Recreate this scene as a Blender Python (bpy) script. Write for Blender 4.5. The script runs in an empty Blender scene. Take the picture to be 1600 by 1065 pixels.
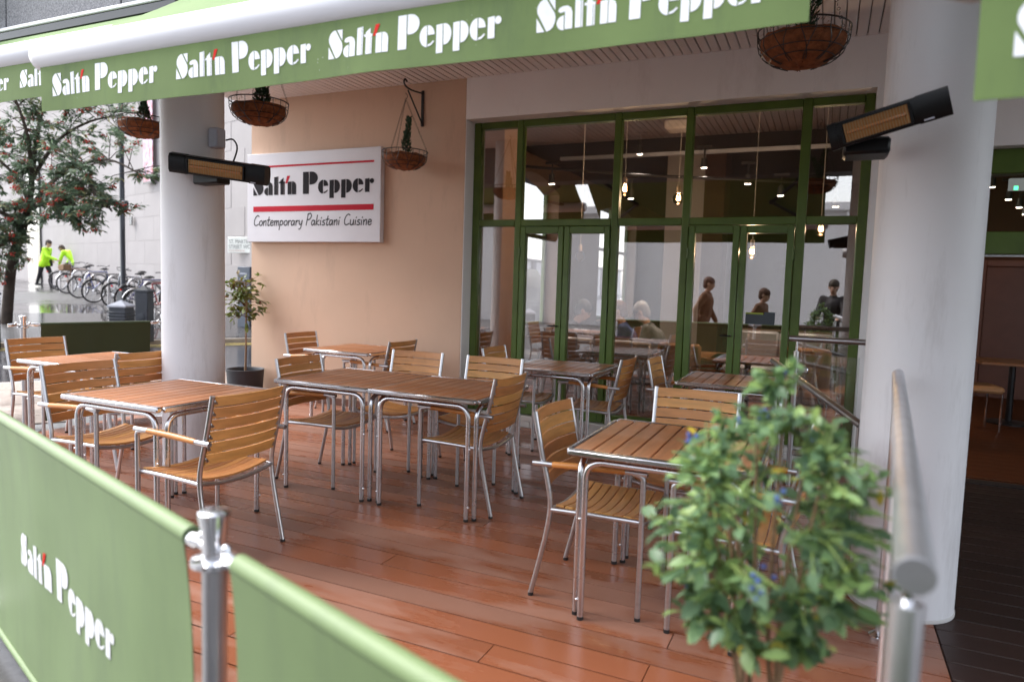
import bpy, bmesh, math, random
from mathutils import Vector, Matrix
from math import sin, cos, pi, radians, sqrt, atan2
random.seed(7)
SC = bpy.context.scene
COL = SC.collection

# ------------------------------------------------------------------ camera
YAW, PITCH, ROLL, FPX, EYE = 0.4256, 0.0807, 0.03145, 1080.0, 1.45
f0 = Vector((-sin(YAW), cos(YAW), 0)); r0 = Vector((cos(YAW), sin(YAW), 0)); u0 = Vector((0, 0, 1))
FW = f0 * cos(PITCH) - u0 * sin(PITCH); UP = u0 * cos(PITCH) + f0 * sin(PITCH)
RT = r0 * cos(ROLL) + UP * sin(ROLL); UP = UP * cos(ROLL) - r0 * sin(ROLL)
cam_d = bpy.data.cameras.new('camera'); cam = bpy.data.objects.new('camera', cam_d); COL.objects.link(cam)
cam_d.sensor_width = 36; cam_d.lens = FPX / 1600 * 36; cam_d.clip_start = 0.05; cam_d.clip_end = 900
m = Matrix((RT, UP, -FW)).transposed().to_4x4(); m.translation = (0, 0, EYE); cam.matrix_world = m
cam_d.dof.use_dof = True; cam_d.dof.focus_distance = 4.6; cam_d.dof.aperture_fstop = 1.8
SC.camera = cam

# ------------------------------------------------------------------ world, sun, exposure
SUN_EL, SUN_AZ = 50, 190     # azimuth of the sun, degrees anticlockwise from +X
w = bpy.data.worlds.new('World'); SC.world = w; w.use_nodes = True
nt = w.node_tree; nt.nodes.clear()
wo = nt.nodes.new('ShaderNodeOutputWorld'); bg = nt.nodes.new('ShaderNodeBackground')
sky = nt.nodes.new('ShaderNodeTexSky'); sky.sky_type = 'NISHITA'; sky.sun_disc = False
sky.sun_elevation = radians(SUN_EL); sky.sun_rotation = radians(90 - SUN_AZ)
sky.air_density = 1.0; sky.dust_density = 1.2; sky.ozone_density = 0.6
hs = nt.nodes.new('ShaderNodeHueSaturation'); hs.inputs['Saturation'].default_value = 0.34
bg.inputs['Strength'].default_value = 0.15
nt.links.new(sky.outputs[0], hs.inputs['Color']); nt.links.new(hs.outputs[0], bg.inputs[0]); nt.links.new(bg.outputs[0], wo.inputs[0])
sd = bpy.data.lights.new('sun', 'SUN'); sd.energy = 1.4; sd.angle = radians(35); sd.color = (1, .965, .93)
sun = bpy.data.objects.new('sun', sd); COL.objects.link(sun)
sv = Vector((cos(radians(SUN_AZ)) * cos(radians(SUN_EL)), sin(radians(SUN_AZ)) * cos(radians(SUN_EL)), sin(radians(SUN_EL))))
sun.rotation_euler = sv.to_track_quat('Z', 'Y').to_euler(); sun.location = sv * 40
SC.view_settings.view_transform = 'Standard'; SC.view_settings.look = 'None'
SC.view_settings.exposure = 1.87; SC.view_settings.gamma = 1; SC.view_settings.use_curve_mapping = False
SC.render.engine = 'CYCLES'; SC.cycles.use_denoising = True
SC.cycles.max_bounces = 8; SC.cycles.transparent_max_bounces = 24; SC.cycles.sample_clamp_indirect = 6
SC.cycles.caustics_reflective = False; SC.cycles.caustics_refractive = False

# ------------------------------------------------------------------ materials
MATS = {}
def ramp(t, src, a, b, ca, cb):
    r = t.nodes.new('ShaderNodeValToRGB'); r.color_ramp.elements[0].position = a; r.color_ramp.elements[1].position = b
    r.color_ramp.elements[0].color = (*ca, 1) if len(ca) == 3 else ca; r.color_ramp.elements[1].color = (*cb, 1) if len(cb) == 3 else cb
    t.links.new(src, r.inputs[0]); return r
def noise(t, scale, detail=4, coord='Object', stretch=None, rough=.55):
    tc = t.nodes.new('ShaderNodeTexCoord'); out = tc.outputs[coord]
    if stretch:
        mp = t.nodes.new('ShaderNodeMapping'); mp.inputs['Scale'].default_value = stretch; t.links.new(out, mp.inputs[0]); out = mp.outputs[0]
    n = t.nodes.new('ShaderNodeTexNoise'); n.inputs['Scale'].default_value = scale; n.inputs['Detail'].default_value = detail
    n.inputs['Roughness'].default_value = rough
    t.links.new(out, n.inputs['Vector']); return n
def M(name, col, rough=.5, metal=0., var=.12, vs=4., bump=0., bs=60., rnd=0., stretch=None, rv=0., coat=0., emit=None, es=0., trans=0., spec=.5, huevar=0.):
    if name in MATS: return MATS[name]
    mt = bpy.data.materials.new(name); mt.use_nodes = True; t = mt.node_tree
    p = t.nodes['Principled BSDF']
    p.inputs['Roughness'].default_value = rough; p.inputs['Metallic'].default_value = metal; p.inputs['Specular IOR Level'].default_value = spec
    n = noise(t, vs, 5, stretch=stretch)
    lo = tuple(max(0, c * (1 - var)) for c in col); hi = tuple(min(1, c * (1 + var)) for c in col)
    r = ramp(t, n.outputs['Fac'], .3, .7, lo, hi); out = r.outputs[0]
    if rnd or huevar:
        oi = t.nodes.new('ShaderNodeObjectInfo'); mr = t.nodes.new('ShaderNodeMapRange')
        mr.inputs['To Min'].default_value = 1 - rnd; mr.inputs['To Max'].default_value = 1 + rnd
        t.links.new(oi.outputs['Random'], mr.inputs['Value'])
        h = t.nodes.new('ShaderNodeHueSaturation'); t.links.new(mr.outputs[0], h.inputs['Value']); t.links.new(out, h.inputs['Color'])
        if huevar:
            m2 = t.nodes.new('ShaderNodeMapRange'); m2.inputs['To Min'].default_value = .5 - huevar; m2.inputs['To Max'].default_value = .5 + huevar
            t.links.new(oi.outputs['Random'], m2.inputs['Value']); t.links.new(m2.outputs[0], h.inputs['Hue'])
        out = h.outputs[0]
    t.links.new(out, p.inputs['Base Color'])
    if rv:
        n3 = noise(t, vs * .7, 4); q = t.nodes.new('ShaderNodeMapRange'); q.inputs['From Min'].default_value = .3; q.inputs['From Max'].default_value = .7
        q.inputs['To Min'].default_value = max(.02, rough - rv); q.inputs['To Max'].default_value = min(1, rough + rv)
        t.links.new(n3.outputs['Fac'], q.inputs['Value']); t.links.new(q.outputs[0], p.inputs['Roughness'])
    if bump:
        n2 = noise(t, bs, 4, stretch=stretch); b = t.nodes.new('ShaderNodeBump'); b.inputs['Strength'].default_value = bump; b.inputs['Distance'].default_value = .01
        t.links.new(n2.outputs['Fac'], b.inputs['Height']); t.links.new(b.outputs[0], p.inputs['Normal'])
    if coat: p.inputs['Coat Weight'].default_value = coat
    if trans: p.inputs['Transmission Weight'].default_value = trans
    if emit: p.inputs['Emission Color'].default_value = (*emit, 1); p.inputs['Emission Strength'].default_value = es
    MATS[name] = mt; return mt
ALU = M('aluminium', (.62, .62, .64), .26, 1, .06, 9, rv=.06)
ALU2 = M('brushed aluminium', (.55, .55, .57), .34, 1, .08, 9, stretch=(1, 1, 8))
CHROME = M('chrome', (.8, .8, .82), .08, 1, .03)
STEEL = M('brushed steel', (.5, .49, .5), .28, 1, .08, 12)
PALES = M('pale brushed steel', (.72, .72, .75), .4, 1, .08, 14)
TEAK = M('teak slat', (.60, .28, .092), .42, 0, .18, 6, .15, 60, rnd=.14, stretch=(6, .6, 6), huevar=.008)
TEAKW = M('wet teak slat', (.44, .175, .07), .36, 0, .22, 5, .12, 60, rnd=.12, stretch=(6, .6, 6), rv=.12)
GRIP = M('varnished wood grip', (.6, .24, .06), .3, 0, .15, 8)
RUBBER = M('black rubber', (.015, .015, .015), .6)
WHITEP = M('white plaster', (.88, .86, .86), .75, 0, .03, 1.5, .12, 120)
COLUMN = M('painted column', (.72, .71, .73), .55, 0, .05, 1.2, .06, 120)
BEIGE = M('beige render', (.64, .445, .325), .85, 0, .05, 1.1, .22, 160)
SOFF = M('soffit board', (.86, .82, .82), .6, 0, .05, 3, rnd=.03)
GREENF = M('green paint', (.085, .14, .022), .38, 0, .15, 5, .05, 80)
GREENF2 = M('green door paint', (.095, .16, .035), .36, 0, .15, 5, .05, 80)
def addtrans(mt, fac):
    t = mt.node_tree; p = t.nodes['Principled BSDF']; tl = t.nodes.new('ShaderNodeBsdfTranslucent'); mx = t.nodes.new('ShaderNodeMixShader'); mx.inputs[0].default_value = fac
    t.links.new(p.inputs['Base Color'].links[0].from_socket, tl.inputs[0]); t.links.new(p.outputs[0], mx.inputs[1]); t.links.new(tl.outputs[0], mx.inputs[2]); t.links.new(mx.outputs[0], t.nodes['Material Output'].inputs[0]); return mt
def stain(mt, col, lo, hi, scale=1., sx=5., amount=.35):
    t = mt.node_tree; p = t.nodes['Principled BSDF']; src = p.inputs['Base Color'].links[0].from_socket
    n = noise(t, scale, 7, stretch=(sx, sx, .7), rough=.7); r = ramp(t, n.outputs['Fac'], lo, hi, (0, 0, 0), (amount,) * 3)
    mx = t.nodes.new('ShaderNodeMix'); mx.data_type = 'RGBA'; mx.inputs['B'].default_value = (*col, 1); t.links.new(r.outputs[0], mx.inputs['Factor']); t.links.new(src, mx.inputs['A']); t.links.new(mx.outputs['Result'], p.inputs['Base Color']); return mt
stain(COLUMN, (.34, .31, .30), .54, .75, 1.6, 5, .4); stain(BEIGE, (.38, .26, .2), .55, .78, 1.1, 3, .45); stain(WHITEP, (.5, .46, .44), .56, .8, 1.2, 3, .4)
def specks(mt, col, scale=46., thr=.05):
    t = mt.node_tree; p = t.nodes['Principled BSDF']; src = p.inputs['Base Color'].links[0].from_socket
    tc = t.nodes.new('ShaderNodeTexCoord'); vo = t.nodes.new('ShaderNodeTexVoronoi'); vo.inputs['Scale'].default_value = scale; t.links.new(tc.outputs['Object'], vo.inputs['Vector'])
    n = noise(t, 5, 3); m1 = t.nodes.new('ShaderNodeMapRange'); m1.inputs['From Min'].default_value = .5; m1.inputs['From Max'].default_value = .75; m1.inputs['To Max'].default_value = thr * 3; t.links.new(n.outputs['Fac'], m1.inputs['Value'])
    lt_ = t.nodes.new('ShaderNodeMath'); lt_.operation = 'LESS_THAN'; t.links.new(vo.outputs['Distance'], lt_.inputs[0]); t.links.new(m1.outputs[0], lt_.inputs[1])
    ml = t.nodes.new('ShaderNodeMath'); ml.operation = 'MULTIPLY'; ml.inputs[1].default_value = .6; t.links.new(lt_.outputs[0], ml.inputs[0])
    mx = t.nodes.new('ShaderNodeMix'); mx.data_type = 'RGBA'; mx.inputs['B'].default_value = (*col, 1); t.links.new(ml.outputs[0], mx.inputs['Factor']); t.links.new(src, mx.inputs['A']); t.links.new(mx.outputs['Result'], p.inputs['Base Color']); return mt
VALG = M('green awning canvas', (.15, .22, .065), .7, 0, .1, 3, .1, 400)
AWNG = M('green awning roof canvas', (.20, .29, .12), .8, 0, .06, 2, .1, 300)
specks(stain(VALG, (.08, .12, .05), .5, .75, 2.5, 3, .5), (.6, .62, .55)); addtrans(VALG, .2); addtrans(AWNG, .06)
BANG = M('green banner vinyl', (.165, .23, .10), .55, 0, .09, 2.2, .06, 300)
stain(BANG, (.11, .15, .08), .5, .78, 1.5, 4, .5)
BAND = M('dark green banner vinyl', (.03, .045, .012), .6, 0, .1, 3)
LET = M('white print', (.78, .78, .80), .7, 0, .04, 30)
RED = M('red print', (.60, .02, .012), .7, 0, .05, spec=.2)
SRED = M('sign red print', (.52, .015, .035), .7, 0, .05, spec=.2)
SGREY = M('sign dark grey print', (.028, .026, .03), .8, 0, .06, spec=.15)
BLACKP = M('black ink', (.02, .018, .02), .5)
SIGNW = M('sign white panel', (.68, .67, .71), .35, 0, .03)
BARW = M('white awning bar', (.64, .63, .66), .35, 0, .03, 2)
BLACKM = M('black metal', (.014, .014, .016), .35, 0, .2)
BLACKPL = M('black heater casing', (.005, .005, .006), .42, 0, .2, 20, spec=.25)
COIR = M('coir liner', (.24, .085, .034), .95, 0, .45, 25, .9, 60)
CONIF = M('conifer needles', (.03, .075, .035), .7, 0, .4, 20)
STRAW = M('dry straw', (.4, .26, .16), .9, 0, .3, 20)
POT = M('dark plastic pot', (.03, .033, .04), .6, 0, .2, 8)
SOIL = M('soil', (.03, .02, .014), .95, 0, .4, 30, .6, 60)
BARK = M('bark', (.06, .045, .035), .9, 0, .35, 8, .6, 30)
TWIG = M('tan stem', (.22, .13, .07), .8, 0, .25, 12, .3, 40)
STONE = M('portland stone', (.36, .335, .335), .8, 0, .06, .8, .08, 30, rnd=.035)
GRANITE = M('grey granite', (.13, .13, .14), .6, 0, .5, 90, rnd=.06)
PLAST = M('grey plastic', (.45, .47, .55), .4)

def deckmat(name, dry, wet, wetfac=.5):
    mt = bpy.data.materials.new(name); mt.use_nodes = True; t = mt.node_tree; p = t.nodes['Principled BSDF']; L = t.links.new
    g = t.nodes.new('ShaderNodeNewGeometry'); mp = t.nodes.new('ShaderNodeMapping'); mp.inputs['Scale'].default_value = (.55, 2.2, 1); L(g.outputs['Position'], mp.inputs[0])
    n = t.nodes.new('ShaderNodeTexNoise'); n.inputs['Scale'].default_value = 1.25; n.inputs['Detail'].default_value = 7; n.inputs['Roughness'].default_value = .62; L(mp.outputs[0], n.inputs['Vector'])
    oi = t.nodes.new('ShaderNodeObjectInfo')
    ad = t.nodes.new('ShaderNodeMath'); ad.operation = 'MULTIPLY_ADD'; ad.inputs[1].default_value = .13; L(oi.outputs['Random'], ad.inputs[0]); L(n.outputs['Fac'], ad.inputs[2])
    wm = t.nodes.new('ShaderNodeMapRange'); wm.inputs['From Min'].default_value = wetfac - .035; wm.inputs['From Max'].default_value = wetfac + .05; L(ad.outputs[0], wm.inputs['Value'])
    mx = t.nodes.new('ShaderNodeMix'); mx.data_type = 'RGBA'; L(wm.outputs[0], mx.inputs['Factor']); mx.inputs['A'].default_value = (*dry, 1); mx.inputs['B'].default_value = (*wet, 1)
    hv = t.nodes.new('ShaderNodeHueSaturation'); L(mx.outputs['Result'], hv.inputs['Color'])
    mr = t.nodes.new('ShaderNodeMapRange'); mr.inputs['To Min'].default_value = .76; mr.inputs['To Max'].default_value = 1.16; L(oi.outputs['Random'], mr.inputs['Value']); L(mr.outputs[0], hv.inputs['Value'])
    L(hv.outputs[0], p.inputs['Base Color'])
    rr = t.nodes.new('ShaderNodeMapRange'); L(wm.outputs[0], rr.inputs['Value']); rr.inputs['To Min'].default_value = .46; rr.inputs['To Max'].default_value = .27; L(rr.outputs[0], p.inputs['Roughness'])
    # machined ribs along the board plus a fine water film
    wv = t.nodes.new('ShaderNodeTexWave'); wv.wave_type = 'BANDS'; wv.bands_direction = 'Y'; wv.inputs['Scale'].default_value = 36; wv.inputs['Distortion'].default_value = 0; L(g.outputs['Position'], wv.inputs['Vector'])
    n2 = t.nodes.new('ShaderNodeTexNoise'); n2.inputs['Scale'].default_value = 14; L(g.outputs['Position'], n2.inputs['Vector'])
    inv = t.nodes.new('ShaderNodeMath'); inv.operation = 'SUBTRACT'; inv.inputs[0].default_value = 1; L(wm.outputs[0], inv.inputs[1])
    rs = t.nodes.new('ShaderNodeMath'); rs.operation = 'MULTIPLY'; rs.inputs[1].default_value = .22; L(inv.outputs[0], rs.inputs[0])
    b = t.nodes.new('ShaderNodeBump'); b.inputs['Distance'].default_value = .004; L(rs.outputs[0], b.inputs['Strength']); L(wv.outputs['Fac'], b.inputs['Height'])
    b2 = t.nodes.new('ShaderNodeBump'); b2.inputs['Distance'].default_value = .004; b2.inputs['Strength'].default_value = .10; L(n2.outputs['Fac'], b2.inputs['Height']); L(b.outputs[0], b2.inputs['Normal'])
    L(b2.outputs[0], p.inputs['Normal']); p.inputs['Specular IOR Level'].default_value = .45
    return mt
DECK = deckmat('wet deck board', (.315, .15, .10), (.26, .088, .042), .54)
SHADEDECK = deckmat('shade-tinted entrance board', (.028, .013, .01), (.022, .009, .007), .75)  # deck boards by the doorway, its shade and the awning's put into the colour
def wetground(name, a, b, scale, rdry, rwet, thr, cell=0., sett=None):
    mt = bpy.data.materials.new(name); mt.use_nodes = True; t = mt.node_tree; p = t.nodes['Principled BSDF']; L = t.links.new
    g = t.nodes.new('ShaderNodeNewGeometry')
    n = t.nodes.new('ShaderNodeTexNoise'); n.inputs['Scale'].default_value = scale; n.inputs['Detail'].default_value = 6; L(g.outputs['Position'], n.inputs['Vector'])
    w_ = ramp(t, n.outputs['Fac'], thr - .06, thr + .06, (0, 0, 0), (1, 1, 1))
    n2 = t.nodes.new('ShaderNodeTexNoise'); n2.inputs['Scale'].default_value = 30; n2.inputs['Detail'].default_value = 5; L(g.outputs['Position'], n2.inputs['Vector'])
    c = ramp(t, n2.outputs['Fac'], .3, .7, a, b); col = c.outputs[0]
    mx = t.nodes.new('ShaderNodeMix'); mx.data_type = 'RGBA'; mx.blend_type = 'MULTIPLY'; mx.inputs['B'].default_value = (.45, .44, .44, 1)
    L(w_.outputs[0], mx.inputs['Factor']); L(col, mx.inputs['A']); col = mx.outputs['Result']
    b_ = t.nodes.new('ShaderNodeBump'); b_.inputs['Distance'].default_value = .01
    if sett:
        br = t.nodes.new('ShaderNodeTexBrick'); br.inputs['Scale'].default_value = sett; br.inputs['Mortar Size'].default_value = .03; br.inputs['Color1'].default_value = (1, 1, 1, 1); br.inputs['Color2'].default_value = (.7, .7, .7, 1); br.inputs['Mortar'].default_value = (.3, .3, .3, 1)
        mp = t.nodes.new('ShaderNodeMapping'); mp.inputs['Rotation'].default_value = (0, 0, .5); L(g.outputs['Position'], mp.inputs[0]); L(mp.outputs[0], br.inputs['Vector'])
        m3 = t.nodes.new('ShaderNodeMix'); m3.data_type = 'RGBA'; m3.blend_type = 'MULTIPLY'; m3.inputs['Factor'].default_value = .7; L(col, m3.inputs['A']); L(br.outputs['Color'], m3.inputs['B']); col = m3.outputs['Result']
        L(br.outputs['Fac'], b_.inputs['Height']); b_.inputs['Strength'].default_value = .25; b_.invert = True
    else:
        L(n2.outputs['Fac'], b_.inputs['Height']); b_.inputs['Strength'].default_value = .12
    L(col, p.inputs['Base Color']); L(b_.outputs[0], p.inputs['Normal'])
    rr = t.nodes.new('ShaderNodeMapRange'); L(w_.outputs[0], rr.inputs['Value']); rr.inputs['To Min'].default_value = rdry; rr.inputs['To Max'].default_value = rwet; L(rr.outputs[0], p.inputs['Roughness'])
    return mt
PAVE = wetground('damp asphalt', (.12, .12, .125), (.20, .20, .20), .5, .6, .3, .5)
SLAB = wetground('paving slab', (.30, .24, .20), (.44, .36, .31), .6, .5, .2, .52)
ROAD = wetground('wet road', (.10, .10, .115), (.18, .18, .20), .4, .4, .15, .45, sett=6)
PLAZA = wetground('wet setts', (.085, .082, .085), (.16, .155, .155), .16, .45, .08, .52, sett=5)
KERB = M('kerb stone', (.42, .37, .33), .6, 0, .2, 5, .2, 40, rnd=.1)
YEL = M('yellow road paint', (.55, .42, .12), .6, 0, .25, 8)

def glassmat(name, refl, tint, rough=0.):
    mt = bpy.data.materials.new(name); mt.use_nodes = True; t = mt.node_tree; t.nodes.clear(); L = t.links.new
    o = t.nodes.new('ShaderNodeOutputMaterial'); mix = t.nodes.new('ShaderNodeMixShader'); tr = t.nodes.new('ShaderNodeBsdfTransparent'); gl = t.nodes.new('ShaderNodeBsdfGlossy')
    tr.inputs[0].default_value = (*tint, 1); gl.inputs[0].default_value = (1, .955, .92, 1); gl.inputs['Roughness'].default_value = rough
    fr = t.nodes.new('ShaderNodeFresnel'); fr.inputs['IOR'].default_value = 1.5
    ma = t.nodes.new('ShaderNodeMath'); ma.operation = 'MULTIPLY_ADD'; ma.use_clamp = True; ma.inputs[1].default_value = 1.6; ma.inputs[2].default_value = refl; L(fr.outputs[0], ma.inputs[0])
    nz = noise(t, 1.3, 2); b = t.nodes.new('ShaderNodeBump'); b.inputs['Strength'].default_value = .012; b.inputs['Distance'].default_value = .01; L(nz.outputs['Fac'], b.inputs['Height']); L(b.outputs[0], gl.inputs['Normal'])
    L(ma.outputs[0], mix.inputs[0]); L(tr.outputs[0], mix.inputs[1]); L(gl.outputs[0], mix.inputs[2]); L(mix.outputs[0], o.inputs[0]); return mt
GLASS = glassmat('coated window glass', .16, (.88, .87, .88))
CLEAR = glassmat('clear glass', .02, (.93, .96, .95))
BULB = glassmat('bulb glass', .04, (1, .95, .88))
def emat(name, col, s):
    mt = bpy.data.materials.new(name); mt.use_nodes = True; t = mt.node_tree; t.nodes.clear()
    o = t.nodes.new('ShaderNodeOutputMaterial'); e = t.nodes.new('ShaderNodeEmission'); e.inputs[0].default_value = (*col, 1); e.inputs[1].default_value = s; t.links.new(e.outputs[0], o.inputs[0]); return mt
FIL = emat('glowing filament', (1, .55, .22), 25); SPOT = emat('lit spot lens', (1, .85, .65), 9); EXITG = emat('exit light', (.1, 1, .4), 1.2); EXITW = emat('exit panel', (.7, .75, .72), .12)
def leafmat(name, cols, rough=.4, tr=.25):
    mt = bpy.data.materials.new(name); mt.use_nodes = True; t = mt.node_tree; p = t.nodes['Principled BSDF']; L = t.links.new
    at = t.nodes.new('ShaderNodeAttribute'); at.attribute_name = 'tone'; oi = t.nodes.new('ShaderNodeObjectInfo')
    ad = t.nodes.new('ShaderNodeMath'); ad.operation = 'ADD'; L(at.outputs['Fac'], ad.inputs[0]); L(oi.outputs['Random'], ad.inputs[1])
    fr = t.nodes.new('ShaderNodeMath'); fr.operation = 'FRACT'; L(ad.outputs[0], fr.inputs[0])
    r = t.nodes.new('ShaderNodeValToRGB'); r.color_ramp.interpolation = 'LINEAR'
    els = r.color_ramp.elements
    while len(els) < len(cols): els.new(.5)
    for e_, (q, c) in zip(els, cols): e_.position = q; e_.color = (*c, 1)
    L(fr.outputs[0], r.inputs[0]); L(r.outputs[0], p.inputs['Base Color']); p.inputs['Roughness'].default_value = rough
    tl = t.nodes.new('ShaderNodeBsdfTranslucent'); L(r.outputs[0], tl.inputs[0]); mx = t.nodes.new('ShaderNodeMixShader'); mx.inputs[0].default_value = tr
    L(p.outputs[0], mx.inputs[1]); L(tl.outputs[0], mx.inputs[2]); L(mx.outputs[0], t.nodes['Material Output'].inputs[0]); return mt
ROWLEAF = leafmat('rowan leaf', [(0, (.10, .16, .10)), (.5, (.18, .26, .16)), (.85, (.27, .34, .22)), (1, (.33, .31, .14))], .4, .4)
SHRUBLEAF = leafmat('shrub leaf', [(0, (.085, .155, .08)), (.35, (.14, .235, .12)), (.7, (.20, .33, .13)), (.975, (.29, .42, .13)), (1, (.55, .42, .05))], .42, .42)
POTLEAF = leafmat('potted tree leaf', [(0, (.06, .09, .02)), (.5, (.12, .16, .03)), (.8, (.20, .22, .04)), (1, (.16, .06, .03))], .4, .3)
BERRY = M('red berries', (.50, .045, .025), .35, 0, .3, 10)
BLUEB = M('blue berries', (.05, .09, .28), .45, 0, .3, 20)
PANES = M('dark window pane', (.03, .035, .04), .08, 0, .1)

# ------------------------------------------------------------------ mesh helpers
class MB:
    def __init__(s): s.v = []; s.f = []
    def add(s, vs, fs):
        o = len(s.v); s.v += [tuple(v) for v in vs]; s.f += [tuple(i + o for i in q) for q in fs]; return s
    def box(s, x0, x1, y0, y1, z0, z1, c=0.):
        if c <= 0:
            return s.add([(x, y, z) for x in (x0, x1) for y in (y0, y1) for z in (z0, z1)], [(0, 1, 3, 2), (4, 6, 7, 5), (0, 4, 5, 1), (2, 3, 7, 6), (0, 2, 6, 4), (1, 5, 7, 3)])
        c = min(c, (x1 - x0) * .45, (y1 - y0) * .45, (z1 - z0) * .45)
        bm = bmesh.new(); bmesh.ops.create_cube(bm, size=1)
        for v in bm.verts: v.co = Vector(((x0 + x1) / 2 + v.co.x * (x1 - x0), (y0 + y1) / 2 + v.co.y * (y1 - y0), (z0 + z1) / 2 + v.co.z * (z1 - z0)))
        bmesh.ops.bevel(bm, geom=bm.edges[:], offset=c, segments=1, affect='EDGES'); bm.verts.index_update()
        s.add([v.co[:] for v in bm.verts], [[v.index for v in q.verts] for q in bm.faces]); bm.free(); return s
    def tube(s, path, r, n=10, cap=True, flat=1.):
        P = [Vector(p) for p in path]; k = len(P); R = r if isinstance(r, (list, tuple)) else [r] * k
        T = [(P[min(i + 1, k - 1)] - P[max(i - 1, 0)]).normalized() for i in range(k)]
        a = Vector((0, 0, 1)) if abs(T[0].z) < .9 else Vector((1, 0, 0)); N = (a - T[0] * a.dot(T[0])).normalized()
        vs = []; fs = []
        for i in range(k):
            N = (N - T[i] * N.dot(T[i])).normalized(); B = T[i].cross(N)
            for j in range(n): t = 2 * pi * j / n; vs.append(P[i] + (N * cos(t) * flat + B * sin(t)) * R[i])
        for i in range(k - 1):
            for j in range(n): fs.append((i * n + j, i * n + (j + 1) % n, (i + 1) * n + (j + 1) % n, (i + 1) * n + j))
        if cap: fs.append(tuple(reversed(range(n)))); fs.append(tuple(range((k - 1) * n, k * n)))
        return s.add(vs, fs)
    def ring(s, c, R, r, axis='z', n=24, m_=6):
        c = Vector(c); vs = []; fs = []
        for i in range(n):
            a = 2 * pi * i / n
            for j in range(m_):
                b = 2 * pi * j / m_; q = R + r * cos(b); h = r * sin(b)
                p = {'z': (q * cos(a), q * sin(a), h), 'y': (q * cos(a), h, q * sin(a)), 'x': (h, q * cos(a), q * sin(a))}[axis]
                vs.append(c + Vector(p))
        for i in range(n):
            for j in range(m_): fs.append((i * m_ + j, ((i + 1) % n) * m_ + j, ((i + 1) % n) * m_ + (j + 1) % m_, i * m_ + (j + 1) % m_))
        return s.add(vs, fs)
    def lathe(s, prof, n=24, c=(0, 0, 0)):
        c = Vector(c); vs = []; fs = []; k = len(prof)
        for (r, z) in prof:
            for j in range(n): t = 2 * pi * j / n; vs.append(c + Vector((r * cos(t), r * sin(t), z)))
        for i in range(k - 1):
            for j in range(n): fs.append((i * n + j, i * n + (j + 1) % n, (i + 1) * n + (j + 1) % n, (i + 1) * n + j))
        fs.append(tuple(reversed(range(n)))); fs.append(tuple(range((k - 1) * n, k * n))); return s.add(vs, fs)
    def prism(s, poly, fn, h):
        k = len(poly); vs = [fn(x, y, 0) for x, y in poly] + [fn(x, y, h) for x, y in poly]
        return s.add(vs, [tuple(reversed(range(k))), tuple(range(k, 2 * k))] + [(i, (i + 1) % k, k + (i + 1) % k, k + i) for i in range(k)])
    def cap(s, a, b, ra, rb, n=10):
        a = Vector(a); b = Vector(b); d = (b - a); l = d.length; d = d / l if l > 1e-6 else Vector((0, 0, 1))
        P = []; R = []
        for i in range(4): t = pi / 2 * (1 - i / 4 * .97) ; P.append(a - d * ra * sin(t)); R.append(max(ra * cos(t), .001))
        P.append(a); R.append(ra); P.append(b if l > 1e-6 else a + d * 1e-4); R.append(rb)
        for i in range(1, 5): t = pi / 2 * (i / 4) * .985; P.append(b + d * rb * sin(t)); R.append(max(rb * cos(t), .001))
        return s.tube(P, R, n)
    def ball(s, c, rx, ry=None, rz=None, n=12, m_=8):
        ry = ry or rx; rz = rz or rx; c = Vector(c); vs = [c + Vector((0, 0, -rz))]; fs = []
        for i in range(1, m_):
            t = -pi / 2 + pi * i / m_
            for j in range(n): a = 2 * pi * j / n; vs.append(c + Vector((rx * cos(t) * cos(a), ry * cos(t) * sin(a), rz * sin(t))))
        vs.append(c + Vector((0, 0, rz)))
        for j in range(n): fs.append((0, 1 + (j + 1) % n, 1 + j)); fs.append((len(vs) - 1, 1 + (m_ - 2) * n + j, 1 + (m_ - 2) * n + (j + 1) % n))
        for i in range(m_ - 2):
            for j in range(n): fs.append((1 + i * n + j, 1 + i * n + (j + 1) % n, 1 + (i + 1) * n + (j + 1) % n, 1 + (i + 1) * n + j))
        return s.add(vs, fs)
    def xf(s, mat):
        s.v = [tuple(mat @ Vector(v)) for v in s.v]; return s
    def mesh(s, name, mat, smooth=True, ang=38):
        me = bpy.data.meshes.new(name); me.from_pydata(s.v, [], s.f); me.materials.append(mat)
        if smooth:
            me.polygons.foreach_set('use_smooth', [True] * len(me.polygons)); me.set_sharp_from_angle(angle=radians(ang))
        me.update(); return me
    def build(s, name, mat, parent=None, smooth=True, world=False):
        if world and parent is not None:
            o = wloc(parent); s.v = [(x - o.x, y - o.y, z - o.z) for x, y, z in s.v]
        return put(name, s.mesh(name, mat, smooth), parent)
def wloc(p):
    v = Vector((0, 0, 0))
    while p is not None: v += p.location; p = p.parent
    return v
def put(name, me, parent=None, loc=None):
    ob = bpy.data.objects.new(name, me); COL.objects.link(ob); ob.parent = parent
    if loc is not None: ob.location = loc
    return ob
def tag(o, label, cat=None, group=None, kind=None):
    if label: o['label'] = label
    if cat: o['category'] = cat
    if group: o['group'] = group
    if kind: o['kind'] = kind
    return o
def thing(name, label, cat, loc=(0, 0, 0), rz=0, group=None):
    o = bpy.data.objects.new(name, None); COL.objects.link(o); o.location = loc; o.rotation_euler = (0, 0, rz); o.empty_display_size = .1
    return tag(o, label, cat, group)
def struct(o): o['kind'] = 'structure'; return o
def dup(root, loc, rz, label, parent=None):
    r = root.copy(); COL.objects.link(r)
    if parent is None: r.location = loc; r.rotation_euler = (0, 0, rz); r['label'] = label
    else: r.parent = parent
    for ch in root.children: dup(ch, None, 0, None, r)
    return r
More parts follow.
